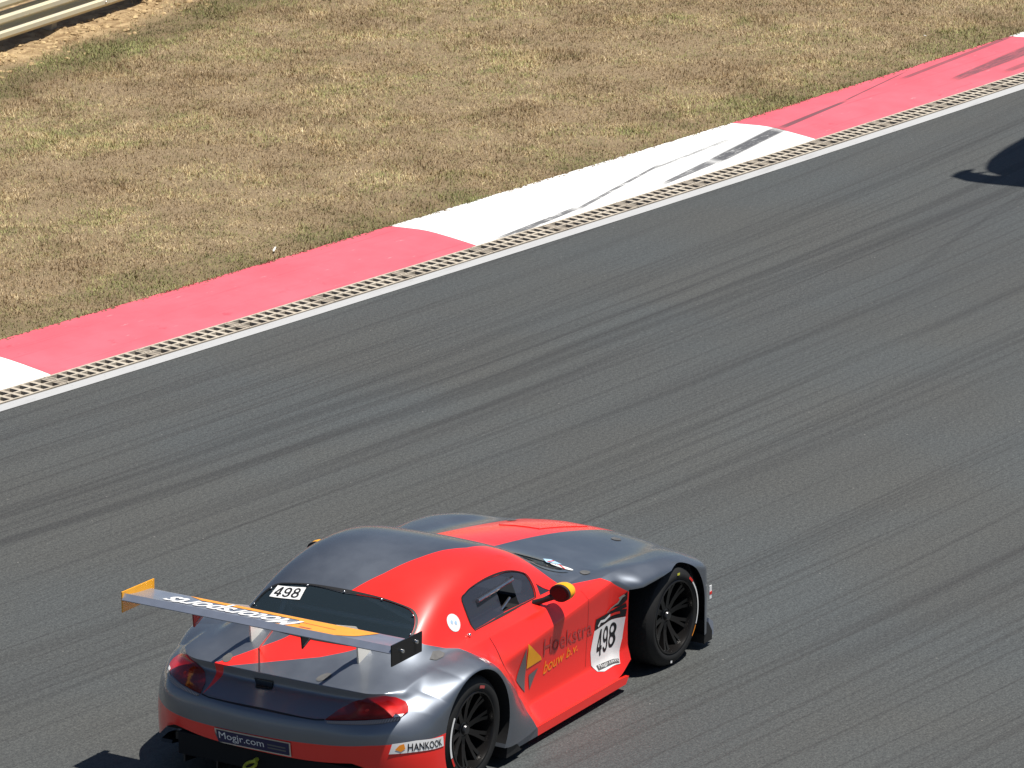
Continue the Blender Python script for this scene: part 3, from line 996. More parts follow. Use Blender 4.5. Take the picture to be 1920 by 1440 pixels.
    RIB = [(-.455,.566),(-.58,.5775),(-.72,.586),(-.838,.590),(-.836,.576),(-.72,.568),(-.58,.562),(-.47,.556)]
    for s in (-1, 1):
        lp = patch('tail_light', LAMP if s < 0 else mirror_poly(LAMP), 'rear', M['lens'], P, off=.001, thick=.007, step=.02, smooth=50)
        patch('reversing_strip', RIB if s < 0 else mirror_poly(RIB), 'rear', M['ribs'], lp, off=.002, thick=.004, step=.02)
        o = [(-.805,.590),(-.838,.592),(-.842,.604),(-.80,.602)]
        patch('reflector', o if s < 0 else mirror_poly(o), 'rear', M['white'], lp, off=.010, step=.02)
        o = oval(-.655, .622, .012, .006)
        patch('bulb_glint', o if s < 0 else mirror_poly(o), 'rear', M['redink'], lp, off=.0095, step=.02)
    # ---- panel gaps
    for s in (-1, 1):
        v = 'right' if s < 0 else 'left'
        strip('door_gap', [(.46 + .17 * (k/12)**1.6, .770 - .50 * k/12) for k in range(13)], .0045, v, M['ink'], P)
        strip('door_gap', [(1.53 + .03 * math.sin(3.1*k/12), .770 - .50 * k/12) for k in range(13)], .003, v, M['stripe'] if s < 0 else M['ink'], P)
    strip('bumper_gap', [(-.44,.5705)] + [(-.44+.055*k, .5585-.0005*abs(k-8) + .011*abs((k-8)/8)**2) for k in range(1,16)] + [(.44,.5705)], .006, 'rear', M['ink'], P)
    # ---- covers, pins and stickers on the upper faces
    patch('fuel_cap', [(-.10,-.722),(-.075,-.755),(-.01,-.765),(.035,-.748),(.02,-.715),(-.03,-.70)], 'top', M['oval'], P, off=.003, step=.05)
    for (x, y) in ((-.566,-.266),(-.566,.43)):
        patch('boot_pin', oval(x, y, .050, .030, -.5 if y < 0 else .4), 'top', M['oval'], P, off=.003, step=.05)
    for (x, y) in ((1.81,-.70),(2.74,-.40),(1.81,.70),(2.74,.40)):
        patch('bonnet_pin', oval(x, y, .040, .032), 'top', M['oval'], P, off=.004, step=.05)
    b1 = patch('white_sticker', [(1.80,-.395),(1.84,-.43),(1.80,-.535),(1.715,-.47)], 'top', M['blue'], P, off=.004, step=.05)
    b2 = patch('white_sticker', oval(1.745, -.565, .075, .030, -1.2), 'top', M['white'], P, off=.004, step=.05)
    strip('sticker_bar', [(1.72,-.60),(1.77,-.53)], .012, 'top', M['redink'], b2, off=.0055)
    strip('sticker_bar', [(1.745,-.46),(1.825,-.46)], .012, 'top', M['redink'], b1, off=.0055)
    vent = patch('bonnet_vent', [(2.46,.33),(2.46,.02),(2.88,-.10),(2.94,.10),(2.88,.26)], 'top', M['paint'], P, off=-.003, thick=.008, step=.06)
    strip('vent_slot', [(2.90,-.09),(2.955,.10),(2.90,.26)], .02, 'top', M['stripe'], vent, off=.003)
    # roundel on the pillar
    rd = patch('round_sticker', oval(.258, .900, .060, .052, -.25), 'right', M['white'], P, off=.003, step=.04)
    for k in (-1, 1):
        patch('sticker_mark', oval(.258 + k * .017, .902 - k * .006, .010, .012), 'right', M['blue'], rd, off=.0045, step=.05)
    vs, fs = ellipsoid((.335, -.737, .812), .014, .014, .014, 10, 8)
    MB().add(vs, fs).build('fuel_vent', M['steel'], P, 60)
    # ---- door lettering
    logo = patch('door_logo', [(.665,.440),(.775,.330),(.792,.50),(.775,.622)], 'right', M['greyink'], P, off=.003, step=.04)
    patch('logo_wedge', [(.800,.475),(.985,.482),(.972,.505),(.800,.640)], 'right', M['yellow'], logo, off=.003, step=.04)
    patch('logo_foot', [(.835,.325),(.845,.40),(.955,.44),(.95,.462)][0:1] + [(.945,.440),(.830,.425)], 'right', M['greyink'], logo, off=.003, step=.04)
    text_patch('door_lettering', 'Hoekstra', [(1.005,.50),(1.62,.462),(1.60,.565),(.995,.612)], 'right', M['textgrey'], P, off=.003, bold=-.004)
    text_patch('door_lettering', 'bouw b.v.', [(1.01,.372),(1.44,.405),(1.43,.460),(1.01,.455)], 'right', M['orangeink'], P, off=.003, shear=.35)
    # start number panel
    pn = patch('number_panel', [(1.645,.205),(1.60,.255),(1.60,.34),(1.648,.47),(1.94,.495),(1.925,.35),(1.89,.19),(1.72,.185)][::-1], 'right', M['white'], P, off=.003, step=.03)
    patch('panel_band', [(1.652,.474),(1.94,.499),(1.945,.548),(1.66,.545)], 'right', M['ink'], pn, off=.0035, step=.03)
    number_patch('race_number', '498', [(1.668,.286),(1.882,.306),(1.905,.470),(1.690,.458)], 'right', M['ink'], pn, off=.005)
    patch('panel_foot', [(1.66,.205),(1.888,.196),(1.892,.222),(1.655,.238)], 'right', M['textgrey'] if False else M['oval'], pn, off=.0045, step=.03)
    text_patch('panel_lettering', 'Mogjr.com', [(1.675,.208),(1.885,.200),(1.886,.224),(1.675,.236)], 'right', M['white'], pn, off=.006)
    text_patch('panel_script', 'SuperCar', [(1.69,.486),(1.83,.497),(1.84,.535),(1.70,.527)], 'right', M['white'], pn, off=.006, shear=.4) if False else strip('panel_script', [(1.69,.49),(1.72,.515),(1.77,.508),(1.84,.525)], .018, 'right', M['white'], pn, off=.0055)
    strip('panel_script', [(1.84,.522),(1.91,.530)], .016, 'right', M['redink'], pn, off=.0055)
    # slash-shaped vent trim ahead of the door
    vt = patch('fender_vent', [(1.795,.548),(1.815,.552),(1.90,.595),(1.925,.645),(1.945,.668),(1.945,.61),(1.915,.575)][::-1], 'right', M['black'], P, off=.004, step=.03)
    strip('vent_chrome', [(1.80,.552),(1.895,.592),(1.92,.640)], .010, 'right', M['alu'], vt, off=.0065)
    strip('vent_chrome', [(1.900,.625),(1.93,.645)], .014, 'right', M['alu'], vt, off=.007)
    patch('fender_trim', [(1.80,.515),(1.94,.585),(1.944,.56),(1.86,.522)][::-1], 'right', M['ink'], vt, off=.004, step=.03)
    # small marks over the rear arch
    text_patch('arch_lettering', 'M/A', [(.155,.722),(.225,.700),(.228,.722),(.158,.744)], 'right', M['white'], P, off=.004)
    # ---- rear apron plates
    pl = patch('rear_plate', [(.325,.392),(-.225,.400),(-.222,.306),(.318,.300)][::1], 'rear', M['alu'], P, off=.004, thick=.003, step=.05)
    patch('plate_field', [(.312,.384),(-.214,.392),(-.211,.314),(.306,.308)], 'rear', M['navy'], pl, off=.0085, step=.05)
    text_patch('plate_lettering', 'Mogjr.com', [(.292,.318),(-.035,.322),(-.033,.379),(.294,.377)], 'rear', M['white'], pl, off=.0105)
    for q in (.340, .360):
        strip('plate_small_print', [(-.06,q),(-.19,q)], .010, 'rear', M['greyink'], pl, off=.0105)
    hk = patch('side_label', [(-.715,.390),(-.70,.452),(-.585,.457),(-.40,.440),(-.395,.376),(-.58,.388)][::-1], 'right', M['white'], P, off=.004, step=.03)
    text_patch('label_lettering', 'HANKOOK', [(-.635,.398),(-.415,.387),(-.418,.430),(-.630,.445)], 'right', M['ink'], hk, off=.006, bold=.012)
    patch('label_mark', [(-.69,.415),(-.665,.400),(-.645,.415),(-.648,.447),(-.67,.440)], 'right', M['orangeink'], hk, off=.006, step=.03)
    patch('boot_badge', [(.185,.665),(.05,.668),(.045,.622),(.15,.618)], 'rear', M['gloss_black'], P, off=.003, thick=.004, step=.03)
    # ---- diffuser, skirts and splitter
    df = MB().prism([(-.80,.280),(-.30,.075),(-.30,.055),(-.80,.235)], 1, -.66, .66).build('diffuser', M['black'], P)
    for y in (-.60, -.36, -.12, .12, .36, .60):
        MB().prism([(-.80,.10),(-.30,.05),(-.30,.10),(-.79,.29)], 1, y - .006, y + .006).build('diffuser_fin', M['carbon'], df)
    MB().box(-.83, -.2, -.62, .62, .16, .30).build('rear_crossmember', M['inner'], df)
    for s in (-1, 1):
        MB().prism([(-.62,.115),(-.40,.08),(-.38,.13),(-.54,.15),(-.61,.135)], 1, s*.82, s*.90).build('rear_corner_flap', M['carbon'], P, 30)
        MB().prism([(.36,.05),(.54,.05),(.50,.095),(.44,.13),(.41,.20),(.385,.20)], 1, s*.84, s*.985).build('arch_flap', M['black'], P, 30)
        sk = MB().prism([(.45,.055),(1.90,.055),(1.94,.10),(1.80,.115),(.50,.115)], 1, s*.80, s*.955).build('side_skirt', M['paint'] if s < 0 else M['carbon'], P, 30)
        MB().box(1.62, 1.84, s*.78, s*.90, .03, .056).build('skirt_plate', M['black'], sk)
        MB().prism([(2.89,.04),(3.00,.04),(3.00,.10),(2.95,.17),(2.895,.20)], 1, s*.88, s*.985).build('front_winglet', M['black'], P, 30)
        MB().prism([(2.96,.06),(3.05,.06),(3.04,.15),(2.98,.19)], 1, s*.93, s*.97).build('front_dive_plane', M['wing'], P, 30)
        mk = MB().box(2.93, 2.96, s*.995, s*1.0, .34, .43).build('front_sticker', M['white'], P)
        MB().box(2.93, 2.96, s*1.0, s*1.002, .37, .39).build('sticker_bar', M['redink'], mk)
    MB().prism([(2.90,-.90),(3.15,-.80),(3.38,-.50),(3.50,0),(3.38,.50),(3.15,.80),(2.90,.90)], 2, .045, .075).build('front_splitter', M['carbon'], P)
    hook = MB()
    for k in range(14):
        a, b = 2*math.pi*k/14, 2*math.pi*(k+1)/14
        hook.tube([(-.905+.045*math.cos(a), .045+.032*math.sin(a), .215+.01*math.cos(a)), (-.905+.045*math.cos(b), .045+.032*math.sin(b), .215+.01*math.cos(b))], .010, 6)
    hook.tube([(-.86, .045, .225), (-.76, .045, .24)], .014, 6)
    hook.build('tow_hook', M['hook'], P, 60)
    vs, fs = ellipsoid((-.645, -.872, .30), .014, .012, .03, 10, 8)
    MB().add(vs, fs).build('apron_fixing', M['steel'], P, 60)
    # ---- wheels, mirrors, wing
    for s in (-1, 1):
        make_wheel(P, REAR_C[0], .338, s, .338, .31)
        make_wheel(P, FRONT_C[0], .332, s, .332, .30, R(-2.0))
        make_mirror(P, s)
    make_wing(P)
    return car

car = make_car()
tag(car, 'grey and red racing car numbered 498 with large rear wing on the asphalt', 'car')
# ================================================================== TRACK EDGE GEOMETRY
KA, KB, KC = 1.5073e-3, -.1582008, 7.6005358          # inner kerb edge y(x)
def kerb_y(x):
    if x < 1.0:  return kerb_y(1.0) + (2*KA*1.0 + KB) * (x - 1.0)
    if x > 30.0: return kerb_y(30.0) + (2*KA*30 + KB) * (x - 30.0)
    return KA*x*x + KB*x + KC
def kerb_t(x):
    q = min(max(x, 1.0), 30.0)
    v = Vector((1, 2*KA*q + KB, 0)); v.normalize(); return v
_xs = np.arange(-260, 320, .01)
_ys = np.array([kerb_y(float(x)) for x in _xs])
_s = np.concatenate([[0], np.cumsum(np.hypot(np.diff(_xs), np.diff(_ys)))])
S0 = float(np.interp(6.088, _xs, _s))                 # a colour break of the kerb
def along(s, off=0.0, z=0.0):
    """s metres along the kerb from the first colour break, off metres outwards (to the grass)"""
    x = float(np.interp(S0 + s, _s, _xs)); y = kerb_y(x); t = kerb_t(x)
    return Vector((x - t.y * off, y + t.x * off, z))
def off_of(x, y):
    """outward offset of points from the kerb's inner edge (fast, approximate)"""
    q = np.clip(x, 1, 30)
    sl = 2*KA*q + KB
    ky = np.where(x < 1, kerb_y(1.0) + (2*KA + KB)*(x-1), np.where(x > 30, kerb_y(30.0) + (60*KA + KB)*(x-30), KA*x*x + KB*x + KC))
    return (y - ky) / np.sqrt(1 + sl*sl)

def ribbon(name, svals, offs, mat, z=0.0, zf=None, parent=None, smooth=None):
    vs = []; fs = []
    n = len(offs)
    for s in svals:
        for k, o in enumerate(offs):
            zz = zf[k] if zf else z
            vs.append(along(s, o, zz))
    for i in range(len(svals) - 1):
        for k in range(n - 1):
            fs.append((i*n+k, (i+1)*n+k, (i+1)*n+k+1, i*n+k+1))
    mb = MB().add(vs, fs)
    me = pydata(mb.v, mb.f, name)
    bm = bmesh.new(); bm.from_mesh(me)
    bmesh.ops.recalc_face_normals(bm, faces=bm.faces)
    if sum(f.normal.z for f in bm.faces) < 0: bmesh.ops.reverse_faces(bm, faces=bm.faces[:])
    bm.to_mesh(me); bm.free()
    return mesh_obj(name, me, mat, parent, smooth)
LONG = [-220, -120, -60, -30] + list(np.arange(-20, 40.1, 1.0)) + [50, 80, 140, 240]

# ------------------------------------------------------------------ asphalt
def asphalt_mat():
    t = NT('asphalt')
    X, Y, Z = t.sep()
    x2 = t.math('MULTIPLY', X, X)
    def stream(a, b, sx, sy, seed, detail=3.0, rough=.5):
        v = t.math('ADD', Y, t.math('MULTIPLY_ADD', X, a, t.math('MULTIPLY', x2, b)))
        vec = t.comb(t.math('MULTIPLY', X, sx), t.math('MULTIPLY', v, sy), seed)
        return t.noise(1.0, detail, rough, vec), v
    n1, v1 = stream(.215, -.0062, .10, 3.2, 0.0)
    n2, v2 = stream(.17, -.0048, .07, 11.0, 5.0)
    n3, v3 = stream(.125, -.0030, .09, 15.0, 9.0, 2.0)
    n4, v4 = stream(.10, -.0035, .05, 1.0, 13.0, 2.0)
    n5, v5 = stream(.16, -.0045, .12, 26.0, 21.0, 2.0)
    grain = t.noise(75, 3, .75)
    coarse = t.noise(30, 4, .65)
    blot = t.noise(.35, 3, .5)
    base = t.mix(t.rng(blot, .35, .7), (.071, .073, .070), (.068, .076, .079))
    base = t.mix(t.math('MULTIPLY', t.rng(n4, .42, .70), .30), base, (.046, .048, .049))
    base = t.mix(t.math('MULTIPLY', t.rng(n1, .54, .66), .28), base, (.037, .037, .037))
    base = t.mix(t.math('MULTIPLY', t.rng(n2, .58, .66), .38), base, (.034, .034, .035))
    base = t.mix(t.math('MULTIPLY', t.rng(n3, .60, .66), .36), base, (.033, .032, .032))
    base = t.mix(t.math('MULTIPLY', t.rng(n5, .60, .66), .28), base, (.033, .032, .032))
    # single heavier tyre lines
    def line(a, b, y0, w, x0, x1, amt):
        global_base = t.math('ADD', Y, t.math('MULTIPLY_ADD', X, a, t.math('MULTIPLY', x2, b)))
        wob = t.math('MULTIPLY_ADD', t.noise(1.0, 2, .5, t.comb(t.math('MULTIPLY', X, .22), 0.0, y0)), .30, y0 - .15)
        d = t.math('ABSOLUTE', t.math('SUBTRACT', global_base, wob))
        m = t.rng(d, w, w * .35)
        e = t.math('MULTIPLY', t.rng(X, x0, x0 + 2.5), t.rng(X, x1, x1 - 4.0))
        brk = t.rng(t.noise(1.0, 3, .5, t.comb(t.math('MULTIPLY', X, .35), t.math('MULTIPLY', global_base, 12.0), y0)), .25, .55)
        return t.math('MULTIPLY', t.math('MULTIPLY', m, e), t.math('MULTIPLY', brk, amt))
    for (a, b, y0, w, x0, x1, amt_) in (
            (.213, -.0056, 5.36, .16, -3, 12, .60), (.213, -.0056, 4.86, .15, -4, 30, .62), (.20, -.0062, 5.10, .05, -3, 22, .5),
            (.17, -.0052, 5.34, .14, 5, 26, .55), (.155, -.0042, 4.62, .12, 4, 26, .70), (.15, -.0046, 4.10, .09, 4, 18, .5),
            (.165, -.0030, 4.08, .10, 8, 13.6, .55), (-.115, 0, .78, .10, 11.5, 22, .60), (.14, -.0034, 2.40, .13, 4, 18, .5), (.14, -.0034, 1.75, .10, 4, 16, .4),
            (.15, -.003, 2.16, .06, -4, 6, .55), (.14, -.003, .15, .10, 2, 16, .35), (.15, -.0034, 3.25, .08, 3, 15, .45)):
        base = t.mix(line(a, b, y0, w * .75, x0, x1, amt_ * .60), base, (.020, .020, .021))
    vor = t.n('ShaderNodeTexVoronoi'); vor.inputs['Scale'].default_value = 9.0
    t.put(vor.inputs['Vector'], t.obj())
    chip = t.math('MULTIPLY', t.math('MULTIPLY', t.rng(vor.outputs['Distance'], .085, .04), t.rng(t.noise(3.1, 2, .5), .54, .62)), .75)
    sp = t.rng(grain, .35, .75)
    col = t.mix(1.0, base, t.mix(t.rng(grain, .28, .78), (.55, .55, .56), (1.48, 1.48, 1.46)), 'MULTIPLY')
    col = t.mix(1.0, col, t.mix(t.rng(coarse, .30, .72), (.78, .78, .79), (1.22, 1.22, 1.2)), 'MULTIPLY')
    col = t.mix(chip, col, (.22, .215, .20))
    h = t.math('MULTIPLY_ADD', grain, .7, t.math('MULTIPLY', coarse, .4))
    t.bsdf(col, t.math('MULTIPLY_ADD', sp, .12, .66), 0.0, t.bump(h, .45, .006))
    return t.m
track = ribbon('track', LONG, [-60, -30, -15, -8, -4, -2, -1, -.303], asphalt_mat(), 0.0)
tag(track, kind='structure')

# far ground sheet, under everything
gm = NT('dry_ground')
gn = gm.noise(.25, 6, .6)
gm.bsdf(gm.mix(gm.rng(gn, .3, .7), (.20, .15, .085), (.13, .12, .055)), .95)
ground = MB().add([(-3000,-3000,-.30),(3000,-3000,-.30),(3000,3000,-.30),(-3000,3000,-.30)], [(0,1,2,3)]).build('ground', gm.m)
tag(ground, kind='structure')

# ------------------------------------------------------------------ white edge line
wl = NT('edge_line_paint')
wn_ = wl.noise(30, 5, .65)
w2 = wl.noise(3.0, 4, .6, wl.comb(wl.math('MULTIPLY', wl.sep()[0], .5), wl.math('MULTIPLY', wl.sep()[1], 3.0), 0.0))
wc = wl.mix(wl.rng(wn_, .58, .74), (.44, .445, .45), (.30, .30, .30))
wc = wl.mix(wl.math('MULTIPLY', wl.rng(w2, .52, .72), .55), wc, (.34, .34, .34))
wl.bsdf(wc, .75, 0, wl.bump(wn_, .4, .006))
line = ribbon('edge_line', LONG, [-.443, -.305], wl.m, .004)
tag(line, kind='structure')

# ------------------------------------------------------------------ kerb blocks
KOFF = [0.0, .015, .12, .30, .46, .56, .66, .80, .93, 1.0, 1.012]
KZ = [0.0, .004, .016, .034, .047, .052, .051, .043, .035, .031, -.05]
def kerb_mat(name, red):
    t = NT(name)
    X, Y, Z = t.sep()
    # coordinate across the kerb
    v = t.math('SUBTRACT', Y, t.math('MULTIPLY_ADD', X, KB, t.math('MULTIPLY_ADD', t.math('MULTIPLY', X, X), KA, KC)))
    fine = t.noise(26, 5, .65)
    patchy = t.noise(1.7, 4, .6)
    scr = t.noise(1.0, 5, .6, t.comb(t.math('MULTIPLY', X, .5), t.math('MULTIPLY', v, 22.0), 2.0))
    if red:
        base = t.mix(t.rng(patchy, .3, .7), (.64, .100, .135), (.70, .125, .165))
        base = t.mix(t.math('MULTIPLY', t.rng(fine, .6, .8), .35), base, (.58, .07, .095))
        base = t.mix(t.math('MULTIPLY', t.rng(scr, .57, .70), .55), base, (.50, .06, .09))
        base = t.mix(t.math('MULTIPLY', t.rng(t.noise(4.5, 5, .7), .62, .72), .6), base, (.52, .05, .08))
        base = t.mix(t.math('MULTIPLY', t.rng(t.noise(6.0, 4, .6, t.comb(t.math('MULTIPLY', X, .7), t.math('MULTIPLY', v, 4.0), 8.0)), .66, .74), .7), base, (.78, .34, .36))
    else:
        base = t.mix(t.rng(patchy, .3, .7), (.80, .80, .79), (.86, .86, .85))
        base = t.mix(t.math('MULTIPLY', t.rng(scr, .60, .72), .5), base, (.42, .42, .43))
    rub = t.noise(1.0, 5, .7, t.comb(t.math('MULTIPLY', X, 3.0), t.math('MULTIPLY', t.math('MULTIPLY_ADD', X, -.06, v), 75.0), 7.0))
    rub2 = t.noise(1.0, 4, .6, t.comb(t.math('MULTIPLY', X, 5.0), t.math('MULTIPLY', v, 50.0), 3.0))
    tot = None
    def mark(x0, v0, x1, v1, w0, w1, amt, lo=.40, hi=.60):
        nonlocal tot
        u = t.rng(X, x0, x1, 0, 1, smooth=False)
        c = t.math('MULTIPLY_ADD', u, v1 - v0, v0)
        w = t.math('MULTIPLY_ADD', u, w1 - w0, w0)
        d = t.math('DIVIDE', t.math('ABSOLUTE', t.math('SUBTRACT', v, c)), w)
        m = t.rng(d, 1.0, .55)
        e = t.math('MULTIPLY', t.rng(X, x0 - .05, x0 + .25), t.rng(X, x1 + .05, x1 - .25))
        q = t.math('MULTIPLY', t.math('MULTIPLY', m, e), t.math('MULTIPLY', t.rng(t.any(rub, rub2) if amt > .8 else rub, lo, hi), amt))
        tot = q if tot is None else t.math('MAXIMUM', tot, q)
    def kv(x, y): return y - (KA*x*x + KB*x + KC)
    # long scrape over the white block, the broad black smear, and the line running on over the red one
    mark(11.7, kv(11.7, 5.94), 13.2, kv(13.2, 5.90), .050, .042, .9, .37, .53)
    mark(13.0, kv(13.0, 5.87), 15.0, kv(15.0, 6.05), .030, .022, .85, .34, .52)
    mark(14.6, kv(14.6, 6.02), 16.3, kv(16.3, 5.98), .020, .034, .75, .36, .54)
    mark(14.3, kv(14.3, 5.70), 15.5, kv(15.5, 5.72), .03, .075, .9, .36, .52)
    mark(15.3, kv(15.3, 5.705), 17.0, kv(17.0, 5.80), .085, .100, .95, .36, .50)
    mark(16.85, kv(16.85, 5.80), 18.45, kv(18.45, 5.80), .050, .030, .80, .20, .42)
    mark(18.3, kv(18.3, 5.81), 20.1, kv(20.1, 5.95), .020, .014, .75, .20, .45)
    mark(19.6, kv(19.6, 5.80), 22.4, kv(22.4, 5.80), .05, .05, .62, .20, .45)
    mark(19.9, kv(19.9, 5.35), 22.6, kv(22.6, 5.30), .06, .16, .80, .25, .55)
    mark(20.6, kv(20.6, 5.10), 23.0, kv(23.0, 4.98), .05, .10, .60, .25, .55)
    col = t.mix(tot, base, (.050, .052, .060))
    t.bsdf(col, .72, 0, t.bump(fine, .25, .005))
    return t.m
MK = [kerb_mat('kerb_red_paint', True), kerb_mat('kerb_white_paint', False)]
kerb = empty('kerb', along(0))
tag(kerb, kind='structure')
BL = 5.424
def kerb_block(i):
    s0, s1 = i * BL + .003, (i + 1) * BL - .003
    sv = list(np.linspace(s0, s1, 13))
    o = ribbon('kerb_block', sv, KOFF, MK[i % 2], zf=KZ, smooth=60)
    # end faces
    o.parent = kerb
    o.matrix_parent_inverse = Matrix.Translation(-kerb.location)
    return o
for i in range(-6, 8):
    kerb_block(i)

# ------------------------------------------------------------------ drain
drain = empty('drainage_channel', along(0))
tag(drain, 'slotted cast iron drainage channel between the kerb and the white line', 'drain')
iron = NT('cast_iron_tan')
i1 = iron.noise(9, 5, .6); i2 = iron.noise(60, 4, .6)
ic = iron.mix(iron.rng(i1, .35, .7), (.56, .50, .41), (.47, .41, .33))
ic = iron.mix(iron.math('MULTIPLY', iron.rng(i2, .50, .75), .6), ic, (.22, .16, .11))
ic = iron.mix(iron.math('MULTIPLY', iron.rng(iron.noise(1.3, 4, .6), .50, .66), .45), ic, (.24, .20, .16))
iron.bsdf(ic, .7, 0, iron.bump(i2, .3, .004))
chm = simple('channel_concrete', (.045, .042, .038), .95, var=.3, scale=8)
ch = ribbon('channel', list(np.arange(-30, 42, 1.0)), [-.302, -.29, -.285, .012, .016], chm, zf=[-.002, -.004, -.16, -.16, -.03], parent=None)
ch.parent = drain; ch.matrix_parent_inverse = Matrix.Translation(-drain.location)
GL = BL / 5
def grate_mesh():
    mb = MB()
    L = GL - .006; W0, W1 = -.272, -.004
    zt, zb = .003, -.035
    mid = (W0 + W1) / 2
    rail = .020
    for a, b in ((W0, W0 + rail), (mid - .011, mid + .011), (W1 - rail, W1)):
        mb.box(0, L, a, b, zb, zt)
    n = 9
    endw = .040
    pitch = (L - 2 * endw) / n
    for r0, r1 in ((W0 + rail, mid - .011), (mid + .011, W1 - rail)):
        mb.box(0, .012, r0, r1, zb, zt - .001)
        mb.box(.024, endw, r0, r1, zb, zt - .001)
        mb.box(L - .020, L, r0, r1, zb, zt - .001)
        for k in range(1, n):
            c = endw + k * pitch
            mb.box(c - .019, c + .019, r0, r1, zb, zt - .001)
        mb.box(L - endw, L - .020, r0, r1, zb, zt - .006)
    return mb.mesh('drain_grate')
gme = grate_mesh(); gme.materials.append(iron.m)
for k in range(-14, 24):
    s = k * GL - .09
    p = along(s); q = along(s + GL)
    o = link(bpy.data.objects.new('drain_grate', gme), drain)
    d = q - p
    o.location = p - drain.location + Vector((0, 0, nrg.uniform(-.002, .001)))
    o.rotation_euler = (0, 0, math.atan2(d.y, d.x) + nrg.uniform(-.002, .002))

# ------------------------------------------------------------------ grass verge
def vnoise(x, y, scale, seed, octaves=3):
    out = np.zeros_like(x); amp = 1.0; tot = 0.0
    for o in range(octaves):
        g = np.random.default_rng(seed + o).random((256, 256))
        u = x / scale * 2**o + 31.7 * o; v = y / scale * 2**o + 11.3 * o
        i = np.floor(u).astype(int); j = np.floor(v).astype(int); fu = u - i; fv = v - j
        fu = fu*fu*(3-2*fu); fv = fv*fv*(3-2*fv)
        a = g[i % 256, j % 256]; b = g[(i+1) % 256, j % 256]; c = g[i % 256, (j+1) % 256]; d = g[(i+1) % 256, (j+1) % 256]
        out += amp * ((a*(1-fu)+b*fu)*(1-fv) + (c*(1-fu)+d*fu)*fv); tot += amp; amp *= .55
    return out / tot

RAIL_P, RAIL_D = Vector((15.87, 14.59, 0)), Vector((2.79, .21, 0)).normalized()
def rail_dist(x, y):
    """distance in front of the guard rail (towards the track)"""
    return -((x - RAIL_P.x) * -RAIL_D.y + (y - RAIL_P.y) * RAIL_D.x)
def sand_amount(x, y):
    d = rail_dist(x, y) + (vnoise(x, y, .9, 60) - .5) * .75
    along_ = (x - RAIL_P.x)
    reach = .50 + .12 * np.sin(along_ * 1.3)
    return np.clip((reach - d) / .22, 0, 1)
def verge_height(x, y):
    o = off_of(x, y)
    h = .022 + .05 * (vnoise(x, y, 2.2, 20) - .5) + .025 * (vnoise(x, y, .35, 30) - .5)
    h = h * np.clip((o - 1.0) / .5, 0, 1) + .012
    s = sand_amount(x, y)
    return h + s * (.05 + .10 * (vnoise(x, y, .45, 40) - .4) + .05 * (vnoise(x, y, .13, 44) - .5)) 

def verge_colour(t):
    """shared by the soil sheet and the blades: returns dry/green mix factor and tone noise"""
    X, Y, Z = t.sep()
    vec = t.comb(X, Y, 0.0)
    v = t.math('SUBTRACT', Y, t.math('MULTIPLY_ADD', X, KB, t.math('MULTIPLY_ADD', t.math('MULTIPLY', X, X), KA, KC)))
    big = t.noise(.55, 4, .6, vec)
    med = t.noise(2.6, 4, .6, vec)
    small = t.noise(9.0, 3, .6, vec)
    edge = t.math('MULTIPLY', t.rng(v, 2.0, 1.05), t.rng(t.noise(.8, 3, .6, vec), .30, .60))
    rd = t.math('MULTIPLY_ADD', X, RAIL_D.y, t.math('MULTIPLY_ADD', Y, -RAIL_D.x, RAIL_P.y * RAIL_D.x - RAIL_P.x * RAIL_D.y))
    band = t.math('MULTIPLY', t.rng(rd, .35, .60), t.rng(rd, 1.6, .8))
    edge = t.any(edge, band)
    g = t.math('ADD', t.math('MULTIPLY_ADD', med, .55, t.math('MULTIPLY', small, .35)), t.math('MULTIPLY', big, .35))
    g = t.math('ADD', g, t.math('MULTIPLY', edge, .17))
    return g, big, med, small, edge

def verge_mesh():
    vs = []; fs = []
    sv = np.concatenate([np.arange(-3, 26.01, .16)])
    ov = np.concatenate([np.linspace(1.0, 3, 22), np.linspace(3.1, 14, 74)])
    P = np.array([[along(float(s), float(o))[:2] for o in ov] for s in sv])
    z = verge_height(P[..., 0].ravel(), P[..., 1].ravel()).reshape(P.shape[:2])
    n = len(ov)
    for i in range(len(sv)):
        for k in range(n): vs.append((P[i, k, 0], P[i, k, 1], z[i, k]))
    for i in range(len(sv) - 1):
        for k in range(n - 1): fs.append((i*n+k, (i+1)*n+k, (i+1)*n+k+1, i*n+k+1))
    me = pydata(vs, fs, 'verge')
    bm = bmesh.new(); bm.from_mesh(me); bmesh.ops.recalc_face_normals(bm, faces=bm.faces)
    if sum(f.normal.z for f in bm.faces) < 0: bmesh.ops.reverse_faces(bm, faces=bm.faces[:])
    bm.to_mesh(me); bm.free()
    co = np.array(vs)
    at = me.attributes.new('sand', 'FLOAT', 'POINT')
    at.data.foreach_set('value', sand_amount(co[:, 0], co[:, 1]))
    return me
vt_ = NT('verge_soil')
g_, big_, med_, small_, edge_ = verge_colour(vt_)
soil = vt_.mix(vt_.rng(g_, .58, .86), (.29, .205, .12), (.14, .13, .055))
soil = vt_.mix(.75, soil, vt_.ramp(vt_.noise(55, 6, .8), [(.30, (.05, .036, .022)), (.47, (.20, .145, .085)), (.58, (.32, .24, .14)), (.68, (.56, .45, .30))]))
soil = vt_.mix(vt_.math('MULTIPLY', edge_, .55), soil, (.15, .105, .055))
sattr = vt_.n('ShaderNodeAttribute'); sattr.attribute_name = 'sand'
sn = vt_.noise(7, 5, .65); sn2 = vt_.noise(40, 4, .7)
sandc = vt_.mix(vt_.rng(sn, .35, .68), (.24, .155, .075), (.50, .365, .20))
